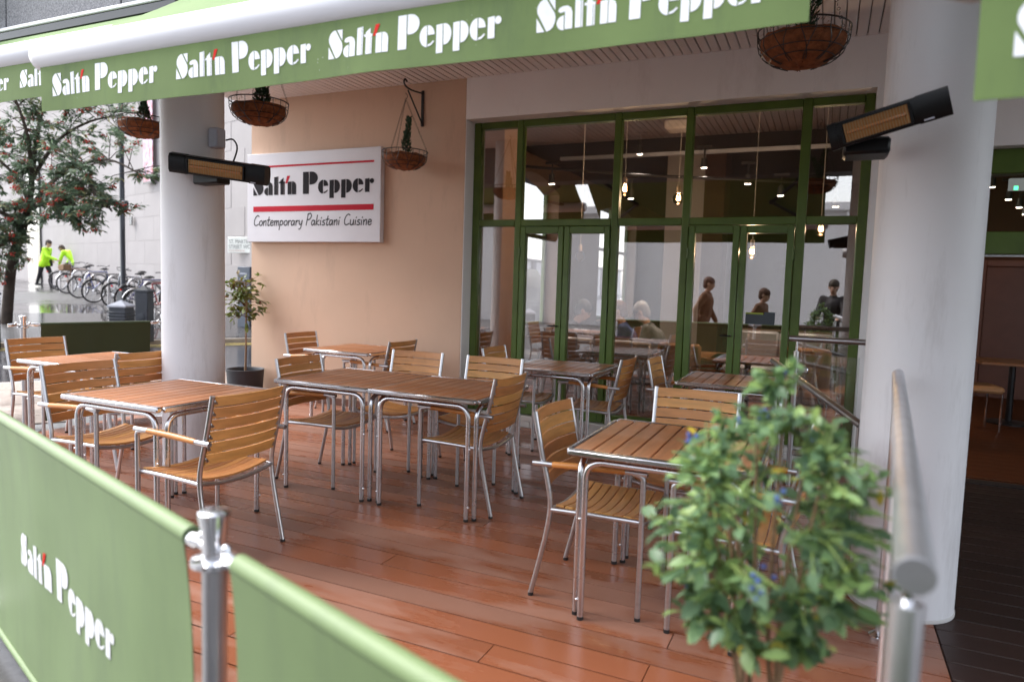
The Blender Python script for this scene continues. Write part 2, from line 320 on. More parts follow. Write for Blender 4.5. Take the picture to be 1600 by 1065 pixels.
def fillet(pts, r, n=6):
    P = [Vector(p) for p in pts]; out = [P[0]]
    for i in range(1, len(P) - 1):
        a, b, c = P[i - 1], P[i], P[i + 1]; u = (a - b); v = (c - b); lu, lv = u.length, v.length; q = min(r, lu * .49, lv * .49)
        s0 = b + u / lu * q; s1 = b + v / lv * q
        for k in range(n + 1): t = k / n; out.append(s0 * (1 - t) ** 2 + b * 2 * t * (1 - t) + s1 * t * t)
    out.append(P[-1]); return out
def spline(pts, n=5):
    P = [Vector(p) for p in pts]; out = []
    for i in range(len(P) - 1):
        p0 = P[max(i - 1, 0)]; p1 = P[i]; p2 = P[i + 1]; p3 = P[min(i + 2, len(P) - 1)]
        for k in range(n):
            t = k / n; out.append(.5 * ((2 * p1) + (p2 - p0) * t + (2 * p0 - 5 * p1 + 4 * p2 - p3) * t * t + (3 * p1 - p0 - 3 * p2 + p3) * t ** 3))
    out.append(P[-1]); return out

# ================================================================== THE SETTING
# street profile: s runs away from the terrace, t along the kerb
TN = Vector((-.87, .493, 0)).normalized(); TT = Vector((TN.y, -TN.x, 0))
PROF = [(11.2, -.10), (15.5, .12), (19, .48), (23, .60), (31, .82), (40, 1.05), (300, 1.3)]
def gz(s):
    if s <= PROF[0][0]: return PROF[0][1]
    for (a, za), (b, zb) in zip(PROF, PROF[1:]):
        if s <= b: return za + (zb - za) * (s - a) / (b - a)
    return PROF[-1][1]
def ground_at(x, y):
    s = x * TN.x + y * TN.y
    return -.03 if s < 11.2 else (gz(s) - (.10 if s < 15.6 else 0))
def ribbon(name, ss, zf, mat, t0=-160, t1=160):
    mb = MB(); vs = []
    for s_ in ss:
        for t in (t0, t1): p = TN * s_ + TT * t; vs.append((p.x, p.y, zf(s_)))
    mb.add(vs, [(2 * i, 2 * i + 1, 2 * i + 3, 2 * i + 2) for i in range(len(ss) - 1)])
    return struct(mb.build(name, mat, smooth=False))
ribbon('ground', [-400, 11.05, 300, 500], lambda s_: -.5, PAVE, -400, 400)
pave = ribbon('pavement', [-160, 11.05], lambda s_: -.035, PAVE)
ribbon('road', [11.19, 15.5], lambda s_: gz(s_) - (.02 if s_ < 13 else .1), ROAD)
ribbon('plaza', [15.64, 19, 23, 31, 40, 160], gz, PLAZA)
def kerbline(name, s0, s1, z0, z1, t0, t1):
    root = struct(thing(name, None, None)) ; mb = MB().box(-.447, .447, 0, s1 - s0, -.25, z1, .012)
    me = mb.mesh('kerb_stone', KERB); ang = atan2(TT.y, TT.x); t = t0
    while t < t1:
        o = put('kerb_stone', me, root); p = TN * s0 + TT * t; o.location = (p.x, p.y, z0); o.rotation_euler = (0, 0, ang); t += .9
kerbline('near_kerb', 11.05, 11.19, 0, -.03, -12, 6)
kerbline('far_kerb', 15.5, 15.64, .12, .0, -14, 8)
mb = MB()
for ds in (15.12, 15.34):
    a = TN * ds + TT * -40; b = TN * ds + TT * 40; c = TN * (ds + .08) + TT * 40; d = TN * (ds + .08) + TT * -40
    mb.add([(a.x, a.y, gz(ds) - .02 - .08 * (ds - 11.19) / 4.31 + .006), (b.x, b.y, gz(ds) - .02 - .08 * (ds - 11.19) / 4.31 + .006), (c.x, c.y, gz(ds + .08) - .02 - .08 * (ds - 11.11) / 4.31 + .006), (d.x, d.y, gz(ds + .08) - .02 - .08 * (ds - 11.11) / 4.31 + .006)], [(0, 1, 2, 3)])
struct(mb.build('yellow_lines', YEL, smooth=False))
# paving slabs beside the terrace
sm = [MB().box(-.44, .44, -.295, .295, -.02, .0, .004).mesh('paving_slab', SLAB) for _ in range(1)][0]
ang = atan2(TT.y, TT.x)
for i in range(9):
    for j in range(12):
        s_ = 5.6 + i * .6; t = -1.2 - 4.2 + j * .9 + (.45 if i % 2 else 0); p = TN * (s_ + .3) + TT * t
        if p.x > -6.95 or s_ > 10.4: continue
        o = put('paving_slab', sm, pave, (p.x, p.y, -.018 + random.uniform(-.003, .002))); o.rotation_euler = (0, 0, ang)
# ---- deck
def BX(y): return -.48 - (y - .79) / .32       # the barrier line
deck = struct(thing('deck', None, None))
BW, GAP = .1405, .0075; row = 0; y = .22
while y < 6.42:
    x0 = max(-6.4, BX(y) + .12); x0b = max(-6.4, BX(y + BW) + .12); xe = .52; x = x0; xb = x0b
    first = x0 + random.uniform(.8, 3.0); cuts = []
    while first < xe - .4: cuts.append(first); first += random.choice((2.2, 2.6, 3.0))
    cuts.append(xe)
    for cx_ in cuts:
        if cx_ - max(x, xb) > .05:
            a = Vector((x, y)); dz = random.uniform(-.0003, .0003)
            q = [(x + .002, y), (cx_ - .002, y), (cx_ - .002, y + BW), (xb + .002, y + BW)]
            ctr = Vector((sum(p[0] for p in q) / 4, y + BW / 2)); mb = MB(); e = .0002
            lo = [(p[0] - ctr.x, p[1] - ctr.y, -.028) for p in q]; mid = [(p[0] - ctr.x, p[1] - ctr.y, -e) for p in q]
            top = [(p[0] - ctr.x + (e if k in (0, 3) else -e), p[1] - ctr.y + (e if k < 2 else -e), 0) for k, p in enumerate(q)]
            mb.add(lo + mid + top, [(0, 1, 5, 4), (1, 2, 6, 5), (2, 3, 7, 6), (3, 0, 4, 7), (4, 5, 9, 8), (5, 6, 10, 9), (6, 7, 11, 10), (7, 4, 8, 11), (8, 9, 10, 11)])
            put('deck_board', mb.mesh('deck_board', DECK, False), deck, (ctr.x, ctr.y, dz))
        x = xb = cx_
    y += BW + GAP
MB().add([(-6.38, 6.4, -.030), (-6.3, 2.72, -.030), (1.2, .32, -.030), (1.2, 6.4, -.030)], [(0, 1, 2, 3)]).build('gap_shade_sheet', RUBBER, deck)  # black sheet added under the boards so the gaps read as shade
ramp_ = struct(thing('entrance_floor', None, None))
me = MB().box(0, 3.2, 0, BW, -.028, 0, .003).mesh('floor_board', SHADEDECK)
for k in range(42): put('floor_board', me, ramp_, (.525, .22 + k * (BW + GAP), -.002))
MB().box(.53, 3.72, 6.42, 6.56, -.05, .006, .006).build('threshold', BLACKM, ramp_)
# ---- interior shell
def shell(name, mat, *boxes):
    mb = MB()
    for b in boxes: mb.box(*b)
    return struct(mb.build(name, mat, smooth=False))
WOODF = M('interior wood floor', (.11, .036, .014), .6, 0, .25, 3, stretch=(1, 8, 1), spec=.12)
DCEIL = M('dark ceiling', (.02, .017, .02), .7, 0, .3, 4)
BROWN = M('brown wall', (.07, .025, .011), .8, 0, .1, 2)
TANW = M('tan interior wall', (.40, .24, .14), .8, 0, .06, 2)
PALEI = M('pale interior wall', (.5, .46, .44), .8, 0, .05, 2)
fl = struct(thing('interior_floor', None, None))
MB().box(-5.1, 6, 6.70, 22, -.4, -.022).build('subfloor', WOODF, fl, False)
me = MB().box(-5.1, 6, 0, .175, 0, .012, .002).mesh('floor_plank', WOODF)
for k in range(60): put('floor_plank', me, fl, (0, 6.72 + k * .178, -.020))
shell('interior_ceiling', DCEIL, (-5.1, 6, 6.75, 22, 3.62, 3.8))
shell('interior_back_wall', BROWN, (-5.1, 6, 22, 22.2, -.2, 3.7))
shell('interior_right_wall', BROWN, (6, 6.2, 6.75, 22, -.2, 3.7))
shell('interior_brown_wall', BROWN, (1.35, 6, 12.4, 12.6, -.2, 3.62))
# left interior wall with two arched windows
lw = struct(thing('interior_left_wall', None, None, (-4.85, 0, 0)))
mb = MB(); WIN = [(9.8, 12.05), (14.6, 17.7)]; X0, X1 = -.06, .25
ys = [6.75, 9.9, 11.45, 14.7, 16.3, 26]
for a, b in ((6.75, 9.8), (12.05, 14.6), (17.7, 22)): mb.box(X0, X1, a, b, -.2, 3.62)
for a, b in WIN:
    mb.box(X0, X1, a, b, -.2, .72)
    arc = [(a + (b - a) * k / 10, 3.12 + .22 * sin(pi * k / 10)) for k in range(11)]
    mb.prism([(a, 3.62)] + arc + [(b, 3.62)], lambda yy, zz, h: (X0 + h, yy, zz), X1 - X0)
mb.build('wall', TANW, lw, False)
for a, b in WIN:
    mb = MB(); x = -.03
    for (p, q, r_, s_) in ((a, a + .07, .72, 3.12), (b - .07, b, .72, 3.12), ((a + b) / 2 - .03, (a + b) / 2 + .03, .72, 3.3), (a, b, .72, .8), (a, b, 2.3, 2.37)): mb.box(x, x + .06, p, q, r_, s_)
    mb.build('window_frame', M('pale green paint', (.3, .42, .2), .4), lw, False)
    MB().box(X0, X1 + .06, a - .05, b + .05, .665, .718, .008).build('window_sill', PALEI, lw)
# ---- restaurant front
bw = thing('beige_wall', 'beige rendered wall carrying the white restaurant sign', 'wall', (-4.95, 6.5, 0))
MB().box(-6.43, -3.5, 6.40, 6.72, -.05, 3.6, .006).build('render_face', BEIGE, bw, world=True)
MB().box(-6.42, -3.51, 6.382, 6.40, 0, .085, .003).build('skirting', M('brown skirting', (.14, .06, .04), .5), bw, world=True)
lt = thing('lintel_wall', 'white plastered wall over the green window and the entrance', 'wall', (-1, 6.5, 3.1))
mb = MB(); mb.box(-3.5, .60, 6.40, 6.74, 3.13, 3.6); mb.box(.262, .60, 6.40, 6.74, -.05, 3.13); mb.box(.60, 4.2, 6.402, 6.74, 2.62, 3.6)
mb.build('plaster', WHITEP, lt, False, True)
mb = MB().box(-3.497, -3.49, 6.40, 6.74, 0, 3.128); mb.build('left_reveal', WHITEP, lt, False, True)
MB().box(-3.5, .262, 6.46, 6.74, -.05, .10, .006).build('plinth', M('white plinth', (.6, .58, .57), .6, 0, .08, 10), lt, world=True)
me = MB().box(0, .19, 0, .012, 0, .055, .003).mesh('plinth_tile', M('plinth tile', (.66, .64, .62), .4, 0, .05, 6, rnd=.06))
for k in range(19):
    for j in range(2): put('plinth_tile', me, lt, Vector((-3.48 + k * .196 + (.05 if j else 0), 6.449, .002 + j * .058 - .0)) - lt.location)
# ---- soffit
so = struct(thing('soffit', None, None, (0, 0, 3.54)))
me = MB().box(0, .074, 3.5, 6.399, 0, .02, .006).mesh('soffit_board', SOFF)
for k in range(128): put('soffit_board', me, so, (-6.6 + k * .0815, 0, 0))
MB().box(-6.6, 4.2, 3.4, 6.41, .0215, .04).build('soffit_backing', M('soffit groove', (.25, .22, .21), .8), so, False)
# ---- building above
uf = thing('upper_facade', 'grey speckled granite facade above the awnings at top left', 'building', (-3, 3.3, 3.0))
MB().box(-6.62, 4.2, 3.12, 3.5, 3.0, 9).build('facade_core', GRANITE, uf, False, True)
MB().box(-6.62, 4.2, 3.5, 30, 3.85, 9).build('upper_storeys', GRANITE, uf, False, True)
me = MB().box(0, 1.19, -.03, 0, 0, .79, .006).mesh('granite_panel', GRANITE)
for k in range(9):
    for j in range(4): put('granite_panel', me, uf, Vector((-6.6 + k * 1.2, 3.119, 3.06 + j * .8)) - uf.location)
# ---- columns
def column(x, y, label):
    c = thing('column', label, 'column', (x, y, 0), 0, 'round white columns of the arcade')
    mb = MB(); mb.lathe([(.222, .0), (.222, 1), (.221, 2), (.22, 3.54)], 56); mb.build('shaft', COLUMN, c)
    MB().lathe([(.226, 0), (.226, .012), (.223, .016)], 48).build('base_seal', M('sealant', (.5, .48, .47), .7), c)
    return c
column(-4.40, 3.80, 'round white column beside the potted tree carrying the left heater')
column(.40, 3.70, 'thick round white column carrying the right heater behind the handrail')

# ------------------------------------------------------------------ lettering
def arc(cx_, cy_, rx, ry, a0, a1, n=10): return [(cx_ + rx * cos(radians(a0 + (a1 - a0) * k / n)), cy_ + ry * sin(radians(a0 + (a1 - a0) * k / n))) for k in range(n + 1)]
GL = {
 'S': [[(.28, .86), (.46, .86), (.46, .53)], [(0, .38), (0, 0), (.2, 0)],
       [(.02, .50), (.01, .60), (.03, .70), (.08, .79), (.16, .85), (.23, .86), (.45, .45), (.47, .34), (.46, .22), (.41, .10), (.34, .03), (.25, 0)]],
 'a': [arc(.175, .17, .175, .19, 90, 270), [(.2, 0), (.385, 0), (.385, .42), (.35, .53), (.27, .6), (.15, .6), (.06, .56), (.03, .48), (.1, .43), (.2, .46)]],
 'l': [[(0, 0), (.135, 0), (.135, .84), (0, .82)], [(.15, 0), (.185, 0), (.185, .85), (.15, .845)]],
 't': [[(.03, 0), (.17, 0), (.17, .78), (.03, .66)], [(-.03, .53), (.23, .53), (.23, .6), (-.03, .6)], [(.185, .0), (.22, 0), (.22, .53), (.185, .53)]],
 'n': [[(0, 0), (.17, 0), (.17, .6), (0, .58)], [(.19, 0), (.375, 0), (.375, .42), (.34, .53), (.27, .59), (.19, .6)]],
 'P': [[(0, 0), (.25, 0), (.25, 1), (0, 1)], [(.28, .42), (.28, 1.0)] + list(reversed(arc(.38, .71, .25, .29, -90, 90)))],
 'e': [arc(.21, .3, .21, .31, 90, 270), [(.235, .33), (.43, .33)] + arc(.235, .33, .195, .28, 12, 90)[0:], [(.235, 0), (.33, .03), (.42, .13), (.39, .16), (.32, .09), (.235, .06)]],
 'p': [[(0, -.22), (.18, -.22), (.18, .6), (0, .58)], [(.205, .0), (.205, .6)] + list(reversed(arc(.23, .3, .2, .3, -90, 90)))],
 'r': [[(0, 0), (.18, 0), (.18, .6), (0, .58)], arc(.27, .48, .085, .11, 0, 360, 14)[:-1]],
}
SEQ = [('S', 0), ('a', .5), ('l', .95), ('t', 1.2), ('n', 1.55), ('P', 2.22), ('e', 2.86), ('p', 3.34), ('p', 3.82), ('e', 4.28), ('r', 4.77)]
APO = [(1.45, .52), (1.53, .52), (1.66, .86), (1.53, .86)]
def salt(parent, origin, ux, uy, sx, sy, mat, rmat, normal, h=.0015, lift=.003, cloth=None):
    o = Vector(origin) + Vector(normal) * lift; U = Vector(ux); V = Vector(uy); N = Vector(normal)
    def fn(dx): return lambda x, y, t: o + U * ((x + dx) * sx) + V * (y * sy) + N * (t + (cloth((x + dx) * sx, y * sy) if cloth else 0))
    mb = MB()
    for g, dx in SEQ:
        for poly in GL[g]: mb.prism(poly, fn(dx), h)
    mb.build('lettering', mat, parent, False, True)
    MB().prism(APO, fn(0), h).build('apostrophe', rmat, parent, False, True)
SCRIPT = {
 'C': (.6, [[(.55, .85), (.4, .95), (.2, .8), (.08, .45), (.12, .12), (.3, 0), (.55, .12)]]),
 'o': (.44, [[(.3, .45), (.12, .4), (.05, .2), (.15, .02), (.32, .05), (.38, .28), (.28, .45)]]),
 'n': (.44, [[(.05, .45), (.08, 0)], [(.08, .25), (.2, .43), (.32, .4), (.34, 0)]]),
 't': (.34, [[(.18, .8), (.12, .1), (.2, 0), (.3, .05)], [(0, .5), (.32, .52)]]),
 'e': (.42, [[(.06, .22), (.32, .28), (.3, .42), (.15, .45), (.05, .25), (.1, .04), (.25, 0), (.36, .1)]]),
 'm': (.6, [[(.05, .45), (.08, 0)], [(.08, .25), (.18, .43), (.27, .38), (.28, 0)], [(.28, .25), (.4, .43), (.48, .38), (.5, 0)]]),
 'p': (.44, [[(.08, .45), (.03, -.4)], [(.07, .3), (.2, .45), (.34, .35), (.3, .08), (.08, .04)]]),
 'r': (.34, [[(.06, .45), (.08, 0)], [(.08, .25), (.18, .42), (.3, .42)]]),
 'a': (.46, [[(.32, .42), (.12, .42), (.04, .18), (.14, 0), (.3, .15), (.34, .42), (.36, 0)]]),
 'y': (.44, [[(.05, .45), (.1, .12), (.28, .1), (.36, .45), (.26, -.25), (.08, -.35)]]),
 'P': (.54, [[(.15, 1.05), (.05, 0)], [(.1, .95), (.35, 1.08), (.5, .85), (.35, .55), (.1, .5)]]),
 'k': (.42, [[(.1, .9), (.05, 0)], [(.34, .45), (.08, .2), (.36, 0)]]),
 'i': (.22, [[(.08, .42), (.08, 0)], [(.1, .62), (.14, .68)]]),
 's': (.36, [[(.3, .42), (.12, .42), (.08, .28), (.26, .18), (.24, .02), (.02, .02)]]),
 'u': (.46, [[(.05, .45), (.07, .08), (.2, 0), (.32, .12), (.35, .45), (.37, 0)]]),
 ' ': (.32, [])}
def script(parent, text, x0, x1, zb, zh, y, mat, stroke, drop=0.):
    tot = sum(SCRIPT[c][0] for c in text); k = (x1 - x0) / tot; mb = MB(); x = x0
    for ch in text:
        w_, st = SCRIPT[ch]
        for pl in st:
            pts = spline([(px, 0, py) for px, py in pl], 4) if len(pl) > 2 else [Vector((px, 0, py)) for px, py in pl]
            P = [Vector((x + (p.x + p.z * .12) * k, y, zb + (p.z * zh) + drop * (x - x0))) for p in pts]
            for i in range(len(P) - 1):
                d = (P[i + 1] - P[i]); n_ = Vector((-d.z, 0, d.x)).normalized() * stroke * .5; e = d.normalized() * stroke * .3
                a, b = P[i] - e, P[i + 1] + e; yy = Vector((0, -.0002 * (i % 2), 0))
                mb.add([a - n_ + yy, b - n_ + yy, b + n_ + yy, a + n_ + yy], [(0, 1, 2, 3)])
        x += w_ * k
    mb.build('script_lettering', mat, parent, False, True)
def textmesh(txt, size, mat, parent, origin, ux, uy, name='lettering', align='LEFT'):
    cu = bpy.data.curves.new('t', 'FONT'); cu.body = txt; cu.size = size; cu.align_x = align; cu.space_line = .95
    ob = bpy.data.objects.new('t', cu); COL.objects.link(ob); dg = bpy.context.evaluated_depsgraph_get()
    me = bpy.data.meshes.new_from_object(ob.evaluated_get(dg)); bpy.data.objects.remove(ob); bpy.data.curves.remove(cu)
    o = Vector(origin); U = Vector(ux); V = Vector(uy); pl = wloc(parent)
    for v in me.vertices: v.co = o + U * v.co.x + V * v.co.y - pl
    me.materials.clear(); me.materials.append(mat); return put(name, me, parent)

# ---- wall sign
sg = thing('wall_sign', 'white restaurant sign with red bars and grey lettering on the beige wall', 'sign', (-5.45, 6.37, 1.87))
MB().box(-6.42, -4.49, 6.325, 6.395, 1.87, 2.90, .004).build('panel', SIGNW, sg, world=True)
YS = 6.325
salt(sg, (-6.32, YS, 2.415), (1, 0, 0), (0, 0, 1), 1.745 / 5.13, .25, SGREY, SRED, (0, -1, 0), .0015, .001)
for z0, z1 in ((2.735, 2.757), (2.222, 2.285)): MB().box(-6.32, -4.58, YS - .003, YS - .0005, z0, z1).build('red_bar', SRED, sg, False, True)
wk = 1.72 / sum(SCRIPT[c][0] for c in 'Contemporary Pakistani Cuisine'); wx = -6.32
for wd_ in ('Contemporary', 'Pakistani', 'Cuisine'):
    ww = sum(SCRIPT[c][0] for c in wd_) * wk; script(sg, wd_, wx, wx + ww, 2.06, .125, YS - .0015, BLACKP, .014); wx += ww + SCRIPT[' '][0] * wk

# ------------------------------------------------------------------ awnings
SL = .66
def awning(label, x0, x1, y, zb, texts, vh=.208, tl=.72, seed=0):
    a = thing('awning', label, 'awning', (x0, y, zb), 0, 'green awnings over the terrace'); L = x1 - x0
    bz = zb + vh + .062; by = y + .045
    MB().tube([(x0 - .03, by, bz), (x0 + .02, by, bz), (x1 - .02, by, bz), (x1 + .03, by, bz)], [.062, .078, .078, .062], 24).build('front_bar', BARW, a, world=True)
    n = max(8, int(L * 14)); vs = []; fs = []
    vy = lambda x, t: .006 * sin(x * 5.1 + seed) * t + .003 * sin(x * 13) * t
    for i in range(n + 1):
        x = x0 + .03 + (L - .04) * i / n
        for j in range(5):
            t = j / 4; yy = y + vy(x, t); zz = zb + vh + .01 - (vh + .01) * t + .004 * sin(x * 3.1 + seed) * t
            vs.append((x, yy, zz))
    for i in range(n):
        for j in range(4): fs.append((i * 5 + j, i * 5 + j + 1, (i + 1) * 5 + j + 1, (i + 1) * 5 + j))
    k = len(vs); vs2 = [(p[0], p[1] + .003, p[2]) for p in vs]
    mb = MB().add(vs, fs).add(vs2, [tuple(reversed(q)) for q in fs]); mb.build('valance', VALG, a, world=True)
    for tx in texts:
        # lettering follows the cloth: built in short columns of the print
        o = (tx, y, zb + .068); salt(a, o, (1, 0, 0), (0, 0, 1), tl / 5.13, .118, LET, RED, (0, -1, 0), .0004, .0012, lambda u, v, tx=tx: -vy(tx + u, 1 - (.068 + v) / (vh + .01)))
    yc = 3.06; zc = bz + .06 + SL * (yc - by)
    z0 = bz + .06; N = Vector((0, -SL, 1)).normalized() * .002
    P = [(x0 + .03, by, z0), (x1 - .03, by, z0), (x1 - .03, yc, zc), (x0 + .03, yc, zc)]
    rows = 6; vs = []; fs = []
    for i in range(rows + 1):
        t = i / rows; sag = -.02 * sin(pi * t)
        for x in (x0 + .03, x1 - .03):
            for h in (0, .003): vs.append((x, by + (yc - by) * t, z0 + (zc - z0) * t + sag + h))
    for i in range(rows):
        b = i * 4; fs += [(b, b + 4, b + 6, b + 2), (b + 1, b + 3, b + 7, b + 5), (b, b + 1, b + 5, b + 4), (b + 2, b + 6, b + 7, b + 3)]
    MB().add(vs, fs).build('canvas_roof', AWNG, a, False, True)
    MB().box(x0, x1, yc - .05, yc + .055, zc - .03, zc + .028, .006).build('cassette', BLACKM, a, world=True); MB().box(x0, x1, yc - .055, yc + .055, zc + .029, zc + .055, .006).build('cassette_cover', BARW, a, world=True)
    for sgn, xs in ((1, x0 + .18), (-1, x1 - .18)):
        e = (xs + sgn * .55, (by + yc) / 2, (bz + zc) / 2 - .05)
        ar = MB().tube([(xs, by, bz), e], .022, 10).build('folding_arm', BLACKM, a, world=True)
        MB().tube([e, (xs + sgn * .1, yc, zc - .06)], .026, 10).build('folding_arm', BLACKM, a, world=True)
        MB().ball(e, .035).build('elbow', BLACKM, a, world=True)
    return a
awning('long green awning whose white lettering repeats four times across the picture', -3.5, -.085, 2.13, 2.2, (-3.385, -2.555, -1.755, -.915), tl=.715)
awning('green awning at the far left, partly behind the long one', -6.6, -3.62, 2.60, 2.45, (-6.1, -5.25, -4.42), seed=2)
awning('green awning close by at the upper right corner', .19, 3.6, 1.53, 1.816, (.275, 1.1, 1.9), seed=4)
fx = thing('floodlight', 'pale floodlight housing on the granite at the top left corner', 'floodlight', (-5.75, 3.0, 3.38))
MB().box(-.22, .17, -.20, .0, -.03, .26, .06).build('housing', PLAST, fx)
MB().box(-.2, .22, -.05, .08, -.10, -.06, .01).build('mounting_bar', BARW, fx)

# ================================================================== GLAZED SCREEN
gs = thing('glazed_screen', 'green timber window screen with two pairs of glazed doors', 'window', (-1.6, 6.62, .1))
YF0, YF1 = 6.575, 6.665; ZB, ZT, TR0, TR1 = .10, 3.13, 2.055, 2.125
V = [(-3.49, -3.41), (-2.995, -2.925), (-1.965, -1.895), (-1.285, -1.215), (-.295, -.215), (.185, .262)]
for x0, x1 in V: MB().box(x0, x1, YF0, YF1, ZB, ZT, .008).build('mullion', GREENF, gs, world=True)
for i in range(5):
    a, b = V[i][1], V[i + 1][0]
    MB().box(a, b, YF0 + .003, YF1 - .003, ZT - .07, ZT - .002, .006).build('head_rail', GREENF, gs, world=True)
    MB().box(a, b, YF0 + .003, YF1 - .003, TR0, TR1, .006).build('transom', GREENF, gs, world=True)
    MB().box(a, b, 6.617, 6.623, TR1, ZT - .07).build('pane', GLASS, gs, False, True)
    if i in (0, 2, 4):
        MB().box(a, b, YF0 + .003, YF1 - .003, ZB, ZB + .10, .006).build('bottom_rail', GREENF, gs, world=True)
        MB().box(a, b, 6.617, 6.623, ZB + .10, TR0).build('pane', GLASS, gs, False, True)
    else:
        mid = (a + b) / 2
        for (p, q, hs_) in ((a + .004, mid - .003, 1), (mid + .003, b - .004, -1)):
            mb = MB(); st = .058; y0, y1 = YF0 - .008, YF1 - .02
            mb.box(p, p + st, y0, y1, ZB + .01, TR0 - .005, .006); mb.box(q - st, q, y0, y1, ZB + .01, TR0 - .005, .006)
            mb.box(p + st, q - st, y0 + .003, y1 - .003, TR0 - .075, TR0 - .005, .005); mb.box(p + st, q - st, y0 + .003, y1 - .003, ZB + .01, ZB + .13, .005)
            d = mb.build('door', GREENF2, gs, world=True); d.location = Vector((0, 0, 0))
            MB().box(p + st, q - st, 6.605, 6.611, ZB + .13, TR0 - .075).build('pane', GLASS, d, False, True)
            for hz in (.5, 1.75):
                MB().tube([(p if hs_ > 0 else q, y0 - .006, hz), (p if hs_ > 0 else q, y0 - .006, hz + .09)], .009, 8).build('hinge', GREENF, d, world=True)
            if hs_ > 0: MB().tube(fillet([(q - .03, y0, 1.05), (q - .03, y0 - .04, 1.05), (q - .12, y0 - .04, 1.05)], .01), .007, 8).build('handle', BLACKM, d, world=True)
nb = thing('window_notice', 'small dark notice with lime edge fixed to the right-hand glazed door', 'notice', (-.54, 6.59, 1.2))
MB().box(-.67, -.42, 6.598, 6.603, 1.165, 1.255, .001).build('card', M('dark notice', (.06, .075, .09), .5), nb, world=True)
MB().box(-.67, -.52, 6.594, 6.597, 1.255, 1.27).build('lime_edge', M('lime print', (.35, .45, .06), .5), nb, False, True)
MB().box(-.51, -.42, 6.594, 6.597, 1.22, 1.278).build('card_tab', M('dark notice', (.06, .075, .09)), nb, False, True)
# entrance frame
ef = thing('entrance_frame', 'dark green entrance frame with transom at the right edge', 'door frame', (2, 6.62, 0))
MB().box(.60, 4.2, 6.52, 6.68, 2.43, 2.618, .006).build('head', GREENF, ef, world=True)
MB().box(.60, 4.2, 6.53, 6.67, 1.81, 1.985, .006).build('transom', GREENF, ef, world=True)
MB().box(.602, .70, 6.53, 6.67, .0, 1.81, .006).build('jamb', GREENF, ef, world=True); MB().box(3.9, 4.0, 6.53, 6.67, 0, 1.81, .006).build('jamb', GREENF, ef, world=True)
MB().box(.60, 4.2, 6.61, 6.616, 1.985, 2.43).build('pane', glassmat('dim glass', .0, (.8, .8, .8)), ef, False, True)
MB().box(.60, 4.2, 6.64, 6.65, 1.795, 1.808).build('trim', ALU, ef, False, True)

# ================================================================== TABLES AND CHAIRS
def make_table():
    t = thing('terrace_table', 'x', 'table', (0, 0, 0), 0, 'square slatted terrace tables'); W = .39; H = .762
    n = 9; w_ = (2 * W - .03) / n
    me = MB().box(-w_ / 2 + .0035, w_ / 2 - .0035, -W + .018, W - .018, 0, .022, .003).mesh('table_slat', TEAKW)
    for i in range(n): put('table_slat', me, t, (-W + .015 + w_ * (i + .5), 0, H - .024))
    for s in (-1, 1):
        MB().box(-W, W, s * W - .018, s * W + .018, H - .03, H - .001, .007).build('edge_rail', ALU, t)
        MB().box(s * W - (.006 if s > 0 else .014), s * W + (.014 if s > 0 else .006), -W + .019, W - .019, H - .032, H - .004, .005).build('edge_rail', ALU, t)
    MB().box(-W + .03, W - .03, -.03, .03, H - .045, H - .026).build('batten', ALU2, t); 
    r = .0145; L = W - .035
    for s in (-1, 1):
        for ax in (0, 1):
            o = L; i_ = L - .036
            if ax == 0: pts = [(-i_, s * o, .012), (-i_, s * o, H - .055), (i_, s * o, H - .055), (i_, s * o, .012)]
            else: pts = [(s * o, -i_ + .002, .012), (s * o, -i_ + .002, H - .06), (s * o, i_ - .002, H - .06), (s * o, i_ - .002, .012)]
            lf = MB().tube(fillet(pts, .085, 8), r, 12).build('leg_frame', ALU, t)
            for q in (0, 3): MB().tube([(pts[q][0], pts[q][1], 0), (pts[q][0], pts[q][1], .016)], r * 1.05, 10).build('foot_cap', RUBBER, lf)
    for sx in (-1, 1):
        for sy in (-1, 1):
            for z in (.09, .45): MB().ball((sx * (L - .018), sy * (L + .006), z), .007, n=8, m_=5).build('rivet', CHROME, t)
    return t
